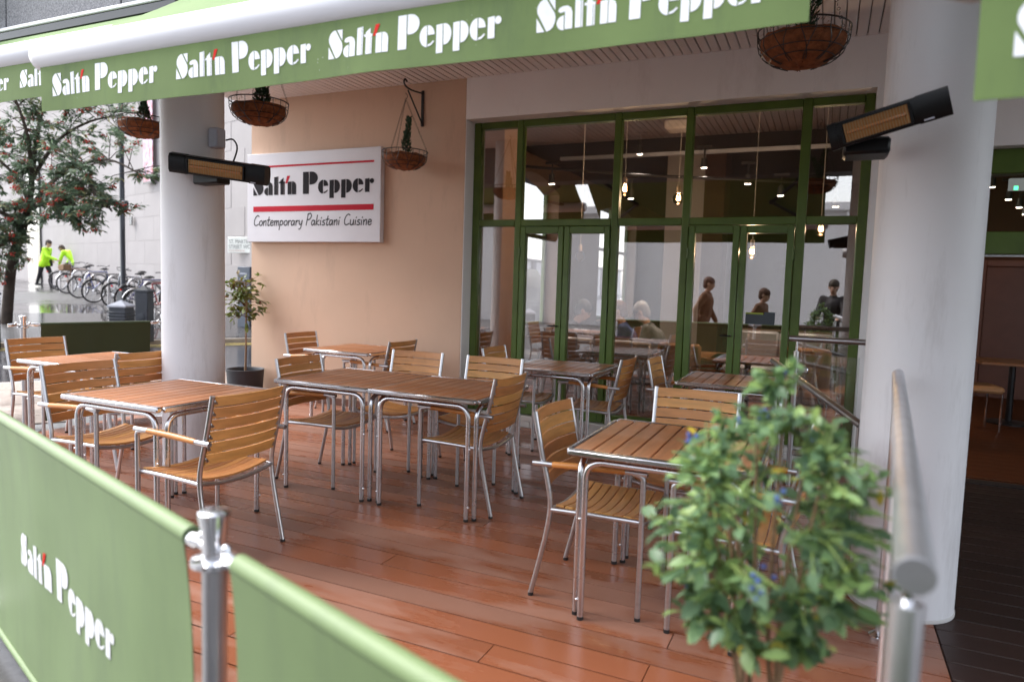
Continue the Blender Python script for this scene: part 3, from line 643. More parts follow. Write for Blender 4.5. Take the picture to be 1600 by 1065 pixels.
def make_chair():
    c = thing('terrace_chair', 'x', 'chair', (0, 0, 0), 0, 'aluminium and teak terrace armchairs'); hw = .238; r = .0125
    def bl(s, z):    # back tube x by height
        P = [(-.27, 0), (-.215, .22), (-.185, .42), (-.20, .52), (-.235, .68), (-.275, .875)]
        for (xa, za), (xb, zb) in zip(P, P[1:]):
            if z <= zb: t = (z - za) / (zb - za); return xa + (xb - xa) * t
        return P[-1][0]
    for s in (-1, 1):
        y = s * hw
        pth = spline([(-.27, y, .012), (-.235, y, .16), (-.20, y, .32), (-.186, y, .44), (-.20, y, .54), (-.24, y, .70), (-.277, y, .872)], 5)
        l = MB().tube(pth, r, 12).build('back_leg', ALU2, c); MB().tube([(-.27, y, 0), (-.268, y, .016)], r * 1.06, 10).build('foot_cap', RUBBER, l)
        f = MB().tube(fillet([(.245, y * 1.06, .012), (.245, y * 1.06, .645), (.20, y * 1.06, .652)], .03), r, 12).build('front_leg', ALU2, c)
        MB().tube([(.245, y * 1.06, 0), (.245, y * 1.06, .016)], r * 1.06, 10).build('foot_cap', RUBBER, f)
        a = MB().tube([(.262, y * 1.06, .655), (.16, y * 1.06, .655), (-.17, y * 1.06, .64), (-.272, y * 1.06, .637)], [.0135, .0125, .0125, .0135], 12).build('arm', ALU2, c)
        MB().tube([(.165, y * 1.06, .655), (0, y * 1.06, .65), (-.175, y * 1.06, .64)], [.0145, .016, .0145], 12).build('grip', GRIP, a)
        MB().tube([(-.19, y, .425), (.0, y, .432), (.245, y, .435)], .0115, 10).build('seat_rail', ALU2, c)
    sag = lambda y, d: -d * (1 - (y / hw) ** 2)
    ns = 9; x0, x1 = -.165, .24; w_ = (x1 - x0) / ns
    for i in range(ns):
        xc = x0 + w_ * (i + .5); mb = MB(); vs = []; fs = []; K = 8; zc = .437 + .006 * ((xc - .04) / .2) ** 2
        for k in range(K + 1):
            y = -hw + .012 + (2 * hw - .024) * k / K
            for (dx, dz) in ((-w_ / 2 + .003, 0), (w_ / 2 - .003, 0), (w_ / 2 - .003, .011), (-w_ / 2 + .003, .011)): vs.append((dx + xc, y, zc + dz + sag(y, .028)))
        for k in range(K):
            for j in range(4): fs.append((k * 4 + j, (k + 1) * 4 + j, (k + 1) * 4 + (j + 1) % 4, k * 4 + (j + 1) % 4))
        fs += [(0, 1, 2, 3), (K * 4 + 3, K * 4 + 2, K * 4 + 1, K * 4)]
        put('seat_slat', MB().add(vs, fs).mesh('seat_slat', TEAK), c)
    for xc in (-.188, .243):
        MB().tube([(xc, -hw + (2 * hw) * k / 8, .428 + sag(-hw + 2 * hw * k / 8, .028)) for k in range(9)], .0115, 10).build('seat_cross_tube', ALU2, c)
    nb_ = 6; z0, z1 = .52, .872; h = (z1 - z0) / nb_
    for i in range(nb_):
        za = z0 + h * i + .004; zb = z0 + h * (i + 1) - .004; vs = []; fs = []; K = 8
        for k in range(K + 1):
            y = -hw + .011 + (2 * hw - .022) * k / K; b = -.035 * (1 - (y / hw) ** 2)
            for (z, dx) in ((za, -.006), (za, .006), (zb, .006), (zb, -.006)): vs.append((bl(1, z) + dx + b, y, z))
        for k in range(K):
            for j in range(4): fs.append((k * 4 + j, (k + 1) * 4 + j, (k + 1) * 4 + (j + 1) % 4, k * 4 + (j + 1) % 4))
        fs += [(0, 1, 2, 3), (K * 4 + 3, K * 4 + 2, K * 4 + 1, K * 4)]
        sl = put('back_slat', MB().add(vs, fs).mesh('back_slat', TEAK), c)
        zc = (za + zb) / 2
        for s in (-1, 1): MB().box(bl(1, zc) - .012, bl(1, zc) - .007, s * (hw - .022) - .012, s * (hw - .022) + .012, zc - .013, zc + .013, .002).build('clip', STEEL, sl)
    return c
TAB = [((-3.50, 2.86), 'square slatted table at left front, beside the near green banner'),
       ((-5.29, 3.66), 'square slatted table at far left in front of the dark green barrier'),
       ((-3.03, 4.01), 'square slatted table, left one of the pair pushed together'),
       ((-2.25, 4.01), 'square slatted table, right one of the pair pushed together'),
       ((-4.31, 5.76), 'square slatted table against the beige wall below the sign'),
       ((-2.08, 5.66), 'square slatted table in front of the left pair of glazed doors'),
       ((-.62, 5.66), 'square slatted table in front of the right pair of glazed doors'),
       ((-.585, 3.16), 'square wet slatted table at right front, partly behind the leafy shrub')]
tab0 = make_table(); first = True
for (x, y), lab in TAB:
    if first: tab0.location = (x, y, 0); tab0['label'] = lab; first = False
    else: dup(tab0, (x, y, 0), random.uniform(-.012, .012), lab)
R_, L_, D_ = 0, pi, -pi / 2      # facing +x, -x, towards the camera
CH = [(-6.17, 3.70, R_, 'wooden slatted armchair at far left edge in front of the dark green barrier'),
      (-4.33, 2.86, R_, 'slatted armchair tucked under the left side of the left front table'),
      (-4.62, 3.56, L_, 'slatted armchair half hidden behind the left column'),
      (-2.66, 2.64, L_, 'slatted armchair nearest the chrome barrier post, its back to us'),
      (-3.56, 4.02, R_, 'slatted armchair at the left end of the joined pair of tables'),
      (-5.17, 5.86, R_, 'slatted armchair beside the beige wall, left of the wall table'),
      (-3.78, 5.74, L_, 'slatted armchair beside the beige wall, right of the wall table'),
      (-3.10, 4.93, D_, 'slatted armchair behind the left table of the joined pair'),
      (-2.39, 4.95, D_, 'slatted armchair behind the right table of the joined pair'),
      (-1.82, 4.02, L_, 'slatted armchair at the right end of the joined pair of tables'),
      (-2.80, 5.78, R_, 'slatted armchair in the corner by the left end of the green window'),
      (-1.49, 5.68, L_, 'slatted armchair right of the table at the left glazed doors'),
      (-1.30, 5.82, R_, 'slatted armchair left of the table at the right glazed doors'),
      (-.66, 4.10, D_, 'slatted armchair facing us behind the right front table'),
      (-1.19, 3.16, R_, 'slatted armchair tucked into the left side of the right front table'),
      (-.02, 3.12, L_, 'slatted armchair hidden behind the leafy shrub')]
ch0 = make_chair(); first = True
for i, (x, y, a, lab) in enumerate(CH):
    a2 = a + random.uniform(-.03, .03); loc = (x + .272 * cos(a2), y + .272 * sin(a2), 0)
    if first: ch0.location = loc; ch0.rotation_euler = (0, 0, a2); ch0['label'] = lab; first = False
    else: dup(ch0, loc, a2, lab)

# ================================================================== BARRIERS
def post(x, y, h, label, rz=0):
    p = thing('barrier_post', label, 'post', (x, y, 0), rz, 'chrome posts of the terrace barriers')
    MB().tube([(0, 0, .012), (0, 0, h - .09)], .024, 20).build('tube', STEEL, p)
    MB().lathe([(.15, 0), (.15, .006), (.13, .012), (.03, .02)], 32).build('base_plate', STEEL, p)
    MB().lathe([(.0235, h - .10), (.0235, h - .05), (.031, h - .012), (.031, h - .003), (.024, h + .002)], 24).build('cap', CHROME, p)
    MB().lathe([(.045, h - .108), (.045, h - .098), (.028, h - .094)], 28).build('collar', CHROME, p)
    for s in (-1, 1):
        k = MB().tube([(s * .02, 0, h - .085), (s * .06, 0, h - .082), (s * .07, 0, h - .082), (s * .115, 0, h - .086)], [.011, .011, .017, .016], 12).build('hook', CHROME, p)
        MB().ball((s * .052, 0, h - .066), .011, n=10, m_=6).build('hook_knob', CHROME, k)
    return p
def banner(label, a, b, zr, zb, mat, text=None, group='fabric banners of the terrace barriers', wave=.012):
    a = Vector(a); b = Vector(b); d = (b - a); L = d.length; d = d / L; n_ = Vector((d.y, -d.x)); rz = atan2(d.y, d.x)
    t = thing('barrier_banner', label, 'banner', (a.x, a.y, 0), 0, group); N = 60; K = 16; vs = []; fs = []
    def bo(u, v): return wave * sin(pi * v * .9) * (.5 + .5 * sin(u * 2.7)) * (sin(u * 17 + v * 2) + .4 * sin(u * 31)) + .019 * (1 - v) ** 6
    for i in range(N + 1):
        u = i / N
        for j in range(K + 1):
            v = j / K; p = d * (L * u) + n_ * bo(u, v); vs.append((p.x, p.y, zr - (zr - zb) * v))
    for i in range(N):
        for j in range(K): q = i * (K + 1) + j; fs.append((q, q + 1, q + K + 2, q + K + 1))
    k = len(vs); MB().add(vs, fs).add([(x - n_.x * .002, y - n_.y * .002, z) for x, y, z in vs], [tuple(reversed(q)) for q in fs]).build('fabric', mat, t)
    MB().tube([(0, 0, zr), tuple(d * L) + (zr,)], .0205, 16).build('rail_sleeve', mat, t)
    for u0, u1 in ((-.05, .01), (L - .01, L + .05)): MB().tube([tuple(d * u0) + (zr,), tuple(d * u1) + (zr,)], .013, 12).build('rail_end', CHROME, t)
    MB().tube([tuple(d * .01) + (zb,), tuple(d * (L - .01)) + (zb,)], .012, 10).build('hem_bar', mat, t)
    if text: u0, z0, tl, sy = text; salt(t, (a.x + d.x * u0, a.y + d.y * u0, z0), (d.x, d.y, 0), (0, 0, 1), tl / 5.13, sy, LET, RED, (n_.x, n_.y, 0), .0004, .0022, lambda u, v: bo((u0 + u) / L, (zr - z0 - v) / (zr - zb)))
    return t
def bp(x): return (x, .79 - .32 * (x + .48))
PX = -1.085
post(*bp(PX), .985, 'shiny chrome barrier post in the foreground between the two green banners', atan2(-.32, 1))
post(*bp(-3.35), .985, 'chrome barrier post beyond the left edge of the foreground banner', atan2(-.32, 1))
post(*bp(1.15), .985, 'chrome barrier post at the right end of the foreground banner', atan2(-.32, 1))
banner('large green foreground banner with white lettering at lower left', bp(-3.26), bp(-1.185), .905, .05, BANG, (.80, .435, .915, .132), wave=.0035)
banner('green foreground banner running out at the bottom right of the chrome post', bp(-.985), bp(1.05), .905, .05, BANG, wave=.006)
post(-6.52, 3.80, 1.04, 'chrome post at the far left end of the dark green barrier', atan2(1.15, .3))
post(-6.20, 4.98, 1.04, 'chrome post behind the left column at the end of the dark barrier', atan2(1.15, .3))
banner('dark green barrier panel behind the far left table', (-6.487, 3.93), (-6.235, 4.85), .955, .08, BAND, wave=.004)

# ================================================================== HANDRAILS
hr = thing('handrail', 'brushed steel handrail running from the foreground to the right column', 'handrail', (.2, 2, 0))
A = Vector((.115, .93, 1.12)); B = Vector((.295, 3.38, 1.12)); dd = (B - A).normalized()
MB().tube([A, B], .0235, 24).build('rail', PALES, hr, world=True)
MB().tube([A - dd * .003, A + dd * .001], .0225, 20).build('end_cap', ALU2, hr, world=True)
for k, (t_, ft) in enumerate(((.13, .022), (1.1, .014), (2.33, .014))):
    p = A + dd * t_
    MB().tube([(p.x, p.y, .0), (p.x, p.y, 1.035 if k == 0 else 1.05)], ft, 18).build('post', PALES, hr, world=True)
    MB().tube([(p.x, p.y, 1.03), (p.x, p.y, 1.10)], .007, 10).build('rail_pin', CHROME, hr, world=True)
    MB().lathe([(.04, 0), (.04, .012), (.016, .03)], 20, (p.x, p.y, 0)).build('flange', CHROME, hr, world=True)
rb = thing('ramp_balustrade', 'steel and glass balustrade with sloping rail beside the right column', 'railing', (0, 5.3, 0))
MB().tube([(-.245, 5.62, 1.115), (.30, 5.62, 1.115)], .022, 18).build('level_rail', STEEL, rb, world=True)
MB().tube([(-.34, 5.42, .955), (.215, 4.22, .74)], .022, 18).build('sloping_rail', STEEL, rb, world=True)
for x in (-.19,):
    MB().tube([(x, 5.62, 0), (x, 5.62, 1.02)], .02, 16).build('post', STEEL, rb, world=True); MB().tube([(x, 5.62, 1.0), (x, 5.62, 1.1)], .008, 10).build('rail_pin', CHROME, rb, world=True)
MB().tube([(-.30, 5.33, 0), (-.30, 5.33, .94)], .012, 12).build('post', STEEL, rb, world=True); MB().tube([(.2, 4.25, 0), (.2, 4.25, .74)], .012, 12).build('post', STEEL, rb, world=True)
MB().box(-.165, .24, 5.614, 5.624, .12, 1.0).build('glass_panel', CLEAR, rb, False, True)
for z in (.25, .88): MB().box(-.185, -.10, 5.605, 5.633, z - .025, z + .025, .008).build('glass_clamp', ALU, rb, world=True)

# ================================================================== HEATERS
def heater(label, a, b, bracket, tilt, sc0=1., g0=.13, g1=.14):
    a = Vector(a); b = Vector(b); d = (b - a); L = d.length; X = d.normalized(); Zv = Vector((0, 0, 1)); Zv = (Zv - X * Zv.dot(X)).normalized(); Yv = Zv.cross(X)
    rot = Matrix.Rotation(tilt, 3, X); Yv = rot @ Yv; Zv = rot @ Zv
    h = thing('patio_heater', label, 'heater', a, 0, 'black infrared heaters on the columns')
    Mx = Matrix((X, Yv, Zv)).transposed().to_4x4() @ Matrix.Diagonal((1, sc0, sc0, 1))     # local: x along, -y towards the viewer
    prof = [(.0, -.066), (-.045, -.062), (-.06, -.04), (-.06, .04), (-.045, .062), (0, .066), (.05, .05), (.06, 0), (.05, -.05)]
    def ext(x0, x1, sc=1.):
        n = len(prof); vs = [(x, y * sc, z * sc) for x in (x0, x1) for y, z in prof]
        return MB().add(vs, [tuple(range(n)), tuple(reversed(range(n, 2 * n)))] + [(i, n + i, n + (i + 1) % n, (i + 1) % n) for i in range(n)])
    ext(0, L).xf(Mx).build('casing', BLACKPL, h)
    ext(-.012, g0 - .03, 1.05).xf(Mx).build('end_cap', BLACKPL, h); ext(L - .10, L + .012, 1.05).xf(Mx).build('end_cap', BLACKPL, h)
    x0, x1 = g0, L - g1
    rf = MB().box(x0, x1, -.064, -.061, -.045, .045).xf(Mx).build('reflector', M('gold reflector', (.30, .14, .055), .3, 1, .12, 30), h)
    MB().tube([(x0 + .01, -.072, 0), (x1 - .01, -.072, 0)], .009, 12).xf(Mx).build('quartz_tube', M('amber quartz', (.5, .2, .07), .15, 0, .2), h)
    fr = MB().box(x0 - .01, x1 + .01, -.078, -.060, .045, .052); fr.box(x0 - .01, x1 + .01, -.078, -.060, -.052, -.045); fr.box(x0 - .012, x0 - .003, -.078, -.06, -.045, .045); fr.box(x1 + .003, x1 + .012, -.078, -.06, -.045, .045)
    fr.xf(Mx).build('guard_frame', BLACKPL, h)
    n = 22; me = MB().tube([(0, -.079, -.046), (0, -.084, -.02), (0, -.084, .02), (0, -.079, .046)], .0016, 5).xf(Mx).mesh('guard_wire', M('brass wire', (.28, .19, .10), .4, 1))
    for k in range(n): put('guard_wire', me, h, X * (x0 + (x1 - x0) * (k + .5) / n))
    MB().box(L - .085, L - .05, -.0655, -.063, -.058, -.05).xf(Mx).build('badge', PLAST, h)
    for q in bracket: MB().box(*q).build('bracket', BLACKPL, h, world=True)
    return h
hl = heater('black infrared heater on the left column in front of the sign', (-4.235, 3.50, 2.235), (-3.66, 3.78, 2.165), [(-4.2, -3.95, 3.62, 3.74, 2.10, 2.20, .01)], radians(14))
MB().tube(spline([(-3.90, 3.70, 2.23), (-3.87, 3.72, 2.35), (-3.93, 3.74, 2.42), (-4.04, 3.78, 2.43)]), .006, 8).build('cable', BLACKM, hl, world=True)
MB().box(-4.18, -4.09, 3.74, 3.83, 2.38, 2.52, .01).build('junction_box', PLAST, hl, world=True)
heater('black infrared heater on the right column, tilted, near the entrance', (-.02, 3.27, 2.115), (.375, 3.20, 2.215), [(.02, .2, 3.32, 3.5, 2.05, 2.12, .012)], radians(14), .82, .05, .13)

# ================================================================== HANGING BASKETS
def needles(mb, base, h, r, n, rng, lean=(0, 0)):
    for k in range(n):
        t = rng.random() ** .8; a = rng.random() * 2 * pi; q = r * (1 - t * .85) * (.3 + .7 * rng.random()); c = Vector((base[0] + lean[0] * t + q * cos(a) * .5, base[1] + lean[1] * t + q * sin(a) * .5, base[2] + h * t))
        d = Vector((cos(a) * .6, sin(a) * .6, .75)).normalized() * rng.uniform(.02, .05); sdv = d.cross(Vector((rng.random() - .5, rng.random() - .5, .3))).normalized() * .004
        mb.add([c - sdv, c + d * .6 - sdv * 1.6, c + d, c + d * .6 + sdv * 1.6], [(0, 1, 2, 3)])
def basket(label, x, y, z, R, top, lean, seed, ph=.3):
    rng = random.Random(seed); b = thing('hanging_basket', label, 'hanging basket', (x, y, z), 0, 'wire hanging baskets with small conifers'); dep = R * .82
    mb = MB(); mb.ring((0, 0, 0), R, .0045, 'z', 32, 6); mb.ring((0, 0, -.055), R * .985, .003, 'z', 32, 5)
    for t in (.45, .7): mb.ring((0, 0, -.055 - (dep - .055) * t), R * .985 * sqrt(max(0, 1 - t * t)), .0028, 'z', 28, 5)
    for k in range(20):
        a = 2 * pi * k / 20; pts = [(R * cos(a), R * sin(a), 0), (R * .985 * cos(a), R * .985 * sin(a), -.055)]
        for t in (.25, .45, .6, .75, .88): q = R * .985 * sqrt(1 - t * t) ; a2 = a + .25 * t * (1 if k % 2 else -1); pts.append((q * cos(a2), q * sin(a2), -.055 - (dep - .055) * t))
        mb.tube(pts, .0026, 5)
    mb.build('wire_frame', BLACKM, b)
    prof = [(R * .93 * sqrt(max(0.0001, 1 - t * t)), -.055 - (dep - .06) * t) for t in (0.999, .95, .85, .7, .5, .25, 0)] + [(R * .9, -.035), (R * .82, -.04)]
    lm = MB().lathe(prof, 28)
    lm.v = [(px + rng.uniform(-.006, .006), py + rng.uniform(-.006, .006), pz + rng.uniform(-.006, .008)) for px, py, pz in lm.v]; ln = lm.build('coir_liner', COIR, b)
    st = MB()
    for k in range(90):
        a = rng.random() * 2 * pi; q = R * rng.uniform(.7, 1.02); c = Vector((q * cos(a), q * sin(a), rng.uniform(-.05, .01))); d = Vector((rng.uniform(-1, 1), rng.uniform(-1, 1), rng.uniform(-.6, 1))).normalized() * rng.uniform(.02, .045)
        s_ = d.cross(Vector((0, 0, 1))).normalized() * .0025; st.add([c - s_, c + d, c + s_], [(0, 1, 2)])
    tag(st.build('straw', STRAW, ln, False), None, kind='stuff')
    pm = MB(); needles(pm, (0, 0, -.03), ph, .085, 420, rng, lean); needles(pm, (.04, .02, -.03), ph * .6, .06, 160, rng, (-lean[0], lean[1]))
    pl = pm.build('conifer', CONIF, b, False); MB().tube([(0, 0, -.04), (lean[0] * .8, lean[1] * .8, ph * .85)], [.006, .002], 6).build('stem', BARK, pl)
    for k in range(3):
        a = 2 * pi * k / 3 + .5; p0 = Vector((R * cos(a), R * sin(a), 0)); p1 = Vector((0, 0, top)); nL = int((p1 - p0).length / .022); mb = MB()
        for i in range(nL + 1):
            c = p0.lerp(p1, i / nL); mb.ring(c, .008, .0018, 'x' if i % 2 else 'y', 8, 4)
        tag(mb.build('chain', BLACKM, b), None, kind='stuff')
    MB().tube(fillet([(0, 0, top - .01), (.02, 0, top + .01), (.02, 0, top + .04), (0, 0, top + .05), (0, 0, max(top + .06, 0))], .02), .003, 6).build('hook', BLACKM, b)
    return b
b1 = basket('wire hanging basket at the left, beside the left column and the tree', -5.98, 4.60, 2.90, .225, .58, (.02, 0), 1, .2)
b2 = basket('wire hanging basket right of the left column, just below the awning', -4.20, 4.26, 2.83, .225, .65, (0, .02), 2, .22)
b3 = basket('small wire hanging basket on the wall bracket above the sign', -4.04, 6.10, 2.775, .232, .53, (.05, 0), 3, .36)
b4 = basket('large wire hanging basket at the upper right beside the right column', -.205, 4.08, 2.84, .232, .64, (.10, .03), 4, .42)
br = thing('basket_bracket', 'black iron wall bracket holding the small hanging basket', 'bracket', (-4.02, 6.39, 3.1))
MB().box(-4.036, -4.004, 6.383, 6.398, 3.09, 3.46, .004).build('wall_plate', BLACKM, br, world=True)
MB().tube(spline([(-4.02, 6.385, 3.43), (-4.03, 6.2, 3.415), (-4.04, 6.10, 3.43), (-4.045, 6.07, 3.47), (-4.045, 6.09, 3.50), (-4.04, 6.12, 3.48)]), .009, 8).build('arm', BLACKM, br, world=True)
MB().tube([(-4.02, 6.385, 3.12), (-4.035, 6.13, 3.40)], .008, 8).build('strut', BLACKM, br, world=True)
for z in (3.12, 3.43): MB().ball((-4.02, 6.378, z), .012, n=8, m_=6).build('bolt', BLACKM, br, world=True)

# ================================================================== PEOPLE
def person(label, loc, rz, J, coat, legs, hair, coatlen=0., extra=None, skin=(.55, .33, .24), scale=1., cat='person', group=None):
    """J: joints in metres, facing +x. hip, chest, neck, head, and per side sh/el/wr/hp/kn/an"""
    p = thing('person', label, cat, loc, rz, group); p.scale = (scale,) * 3
    SK = M('skin %.2f' % skin[0], skin, .5, 0, .08, 12); vox = .014
    def rem(mb, name, mat, v=vox):
        o = mb.build(name, mat, p); md = o.modifiers.new('remesh', 'REMESH'); md.mode = 'VOXEL'; md.voxel_size = v; md.use_smooth_shade = True
        sm_ = o.modifiers.new('smooth', 'SMOOTH'); sm_.factor = .5; sm_.iterations = 4; return o
    V_ = {k: Vector(v) for k, v in J.items()}; hd = V_['head']; nk = V_['neck']; up = (hd - nk).normalized(); fw = Vector(J.get('look', (1, 0, 0))).normalized(); fw = (fw - up * fw.dot(up)).normalized(); sd_ = up.cross(fw)
    b = MB(); b.cap(V_['hip'], V_['chest'], .13, .14); b.cap(nk - up * .06, hd - up * .05, .055, .052)
    # head: skull, jaw, nose, ears, brow
    b.cap(hd + up * .045 - fw * .02, hd + up * .03 + fw * .01, .088, .085); b.cap(hd - up * .06 + fw * .045, hd + fw * .03, .05, .068)
    b.cap(hd + fw * .095 + up * .015, hd + fw * .108 - up * .02, .011, .016)
    for s in (-1, 1): b.cap(hd + sd_ * s * .082 - up * .02, hd + sd_ * s * .086 + up * .025, .012, .014)
    for s, k in ((1, 'L'), (-1, 'R')):
        b.cap(V_['sh' + k], V_['el' + k], .05, .042); b.cap(V_['el' + k], V_['wr' + k], .042, .03)
        w_ = V_['wr' + k]; dr = (w_ - V_['el' + k]).normalized(); lat = dr.cross(Vector((0, 0, 1))); lat = lat.normalized() if lat.length > .1 else Vector((0, 1, 0))
        pm = w_ + dr * .08; b.cap(w_, pm, .028, .032)
        for q in range(4):
            o_ = lat * (q - 1.5) * .018; ln = (.065, .075, .07, .055)[q]; b.cap(pm + o_, pm + o_ + dr * ln * .55 , .0095, .009, 6); b.cap(pm + o_ + dr * ln * .55, pm + o_ + dr * ln * .9 + Vector((0, 0, -.02)), .009, .008, 6)
        b.cap(w_ + dr * .025 + lat * .028, w_ + dr * .075 + lat * .055, .011, .009, 6)
        b.cap(V_['hp' + k], V_['kn' + k], .085, .058); b.cap(V_['kn' + k], V_['an' + k], .055, .04)
    rem(b, 'body', SK, .012)
    e = MB()
    for s in (-1, 1): e.ball(hd + fw * .086 + sd_ * s * .032 + up * .012, .011, n=8, m_=6)
    e.build('eyes', BLACKP, p); MB().cap(hd + fw * .092 - up * .052 + sd_ * .02, hd + fw * .092 - up * .052 - sd_ * .02, .006, .006, 6).build('mouth', M('lips', (.4, .15, .12), .5), p)
    h = MB(); h.cap(hd + up * .06 - fw * .03, hd + up * .055 + fw * .005, .098, .094); h.cap(hd - fw * .045 + up * .02, hd - fw * .05 - up * .03, .085, .07); rem(h, 'hair', M('hair %.3f' % hair[0], hair, .7, 0, .3, 30))
    c = MB(); hip, che = V_['hip'], V_['chest']; c.cap(hip, che, .155, .16)
    for k in 'LR':
        c.cap(che, V_['sh' + k], .13, .075); c.cap(V_['sh' + k], V_['el' + k], .072, .06); c.cap(V_['el' + k], V_['el' + k].lerp(V_['wr' + k], .95), .06, .046)
        c.cap(hip.lerp(V_['hp' + k], .8), V_['hp' + k].lerp(V_['kn' + k], .12 + coatlen), .125, .12 + .02 * (coatlen > .2))
    c.cap(che + Vector((0, 0, .06)), nk - up * .03, .11, .068); rem(c, 'jacket', coat)
    l = MB()
    for k in 'LR': l.cap(hip.lerp(V_['hp' + k], .9), V_['kn' + k], .105, .072); l.cap(V_['kn' + k], V_['an' + k], .072, .052)
    rem(l, 'trousers', legs)
    for k in 'LR':
        an = V_['an' + k]; t = (an + Vector((.16, 0, -.055))); MB().cap(an + Vector((-.03, 0, -.045)), t, .045, .036).build('shoe', BLACKP, p)
    if extra: extra(p, V_)
    return p
def stand(lean=0., stride=0., arm=0., h=1.0):
    J = dict(hip=(0, 0, .95), chest=(lean * .8, 0, 1.28), neck=(lean * 1.15, 0, 1.47), head=(lean * 1.4 + .015, 0, 1.61))
    for s, k in ((1, 'L'), (-1, 'R')):
        q = s * stride
        J['sh' + k] = (lean, s * .17, 1.40); J['el' + k] = (lean * .9 - .04 + arm * .2 - q * .25, s * .23, 1.13 + arm * .02); J['wr' + k] = (lean * .8 + .04 + arm * .5 - q * .45, s * .2, .91 + arm * .22)
        J['hp' + k] = (0, s * .09, .92); J['kn' + k] = (.03 + q * .28, s * .095, .50); J['an' + k] = (-.02 + q * .42, s * .09, .085 + (.06 if q < 0 else 0))
    return J
HIVIS = M('hi-vis yellow fabric', (.52, .95, .02), .55, 0, .06, 6, emit=(.5, 1, .02), es=0.0)
NAVY = M('dark trousers', (.018, .018, .022), .8, 0, .2, 9)
DARKC = M('dark jacket', (.035, .035, .04), .8, 0, .2, 9)
BROWNC = M('brown coat', (.16, .075, .035), .8, 0, .15, 6)
BLUEC = M('blue jumper', (.03, .05, .16), .8, 0, .15, 8)
GREYC = M('grey striped top', (.13, .13, .14), .8, 0, .35, 20)
def strap(p, V_):
    MB().tube(spline([V_['shR'] + Vector((.0, .05, .07)), V_['chest'] + Vector((.14, 0, 0)), V_['hip'] + Vector((.12, .13, .1))]), .018, 8).build('bag_strap', BLACKP, p)
    MB().box(-.0, .2, .13, .22, .78, 1.02, .03).build('shoulder_bag', BLACKP, p)
IA = atan2(RT.y, RT.x)
g1 = ground_at(-26.6, 16.5); person('person in a hi-vis yellow jacket and black trousers standing by the bikes', (-26.72, 16.38, g1), IA, stand(.12, .5, .5), HIVIS, NAVY, (.05, .035, .03), .1, strap)
J2 = stand(.45, .15, .5); J2['chest'] = (.32, 0, 1.2); J2['neck'] = (.5, 0, 1.32); J2['head'] = (.62, 0, 1.40)
for k, s in (('L', 1), ('R', -1)): J2['sh' + k] = (.42, s * .17, 1.27); J2['el' + k] = (.5, s * .22, 1.0); J2['wr' + k] = (.62, s * .15, .80)
person('person in a hi-vis yellow jacket bending over the first bicycle', (-25.85, 17.05, g1 + .05), IA + pi * .95, J2, HIVIS, NAVY, (.06, .035, .025))
# diners behind the glass
def sit(lean=.1, arm=.5):
    J = dict(hip=(0, 0, .52), chest=(lean * .7, 0, .84), neck=(lean * 1.1, 0, 1.03), head=(lean * 1.4 + .02, 0, 1.17))
    for s, k in ((1, 'L'), (-1, 'R')):
        J['sh' + k] = (lean, s * .17, .97); J['el' + k] = (lean + .05, s * .24, .72); J['wr' + k] = (lean + .26, s * .14, .74)
        J['hp' + k] = (.03, s * .09, .50); J['kn' + k] = (.42, s * .11, .50); J['an' + k] = (.42, s * .11, .085)
    return J
person('diner with dark hair in a black top behind the glass, leftmost of three', (-3.20, 8.50, -.03), radians(10), sit(.22), DARKC, NAVY, (.012, .01, .01))
person('diner in a blue jumper behind the glass, middle one of three', (-2.28, 8.80, -.03), radians(195), sit(.12), BLUEC, NAVY, (.10, .05, .035))
person('diner in a grey top with pale cap behind the glass, rightmost of three', (-1.90, 8.95, -.03), radians(185), sit(.2), GREYC, NAVY, (.22, .21, .21))
# passers-by on the pavement outside, mirrored in the glass
person('man in a brown coat walking past, mirrored in the glazed door', (-2.2, -.6, -.03), 0.05, stand(.06, .35, -.05), BROWNC, NAVY, (.10, .05, .025), .35)
person('woman in a brown coat mirrored in the right-hand glazed door', (-1.15, -.05, -.1), radians(15), stand(.08, .3, -.05), BROWNC, NAVY, (.09, .04, .02), .3, scale=.93)
person('dark figure with a camera mirrored at the right end of the window', (.10, -.55, -.03), radians(100), stand(.05, .2, .8), DARKC, NAVY, (.04, .03, .02), .2)
person('tall dark figure mirrored at the right end of the window', (.75, -.55, -.03), radians(95), stand(.0, .1, .2), GREYC, NAVY, (.02, .015, .012), .2)

# ================================================================== BACKGROUND STREET
WA = Vector((-29.5, 18.0)); WB = Vector((-13.0, 12.93)); wd = (WB - WA).normalized(); wn = Vector((wd.y, -wd.x)); W0 = WA - wd * 9; WL = (WB - W0).length
gb = thing('gallery_building', 'pale stone gallery wall behind the parked bicycles', 'building', (W0.x, W0.y, .2), atan2(wd.y, wd.x))
MB().box(0, WL, .03, 8, -.2, 14).build('wall_core', STONE, gb, False)
me = MB().box(.003, 1.397, .021, .045, .003, .717, .003).mesh('stone_block', STONE)
for i in range(19):
    for j in range(15):
        x = i * 1.4 + (.7 if j % 2 else 0)
        if x + 1.4 > WL + .01: continue
        put('stone_block', me, gb, (x, 0, .1 + j * .72))
MB().box(0, WL, -.015, .04, -.2, .098).build('plinth_course', M('dark plinth stone', (.10, .095, .095), .5), gb, False)
xd = (Vector((-29.75, 18.05)) - W0).dot(wd)
MB().box(xd - .2, xd + .2, -.05, -.005, .0, 7.5).build('dark_pier', M('dark bronze cladding', (.02, .02, .022), .25), gb, False)
MB().box(xd - 1.7, xd - .25, -.02, -.005, .05, 6).build('polished_panel', M('polished stone panel', (.42, .37, .34), .12), gb, False)
def onwall(px_): return (Vector(px_) - W0).dot(wd)
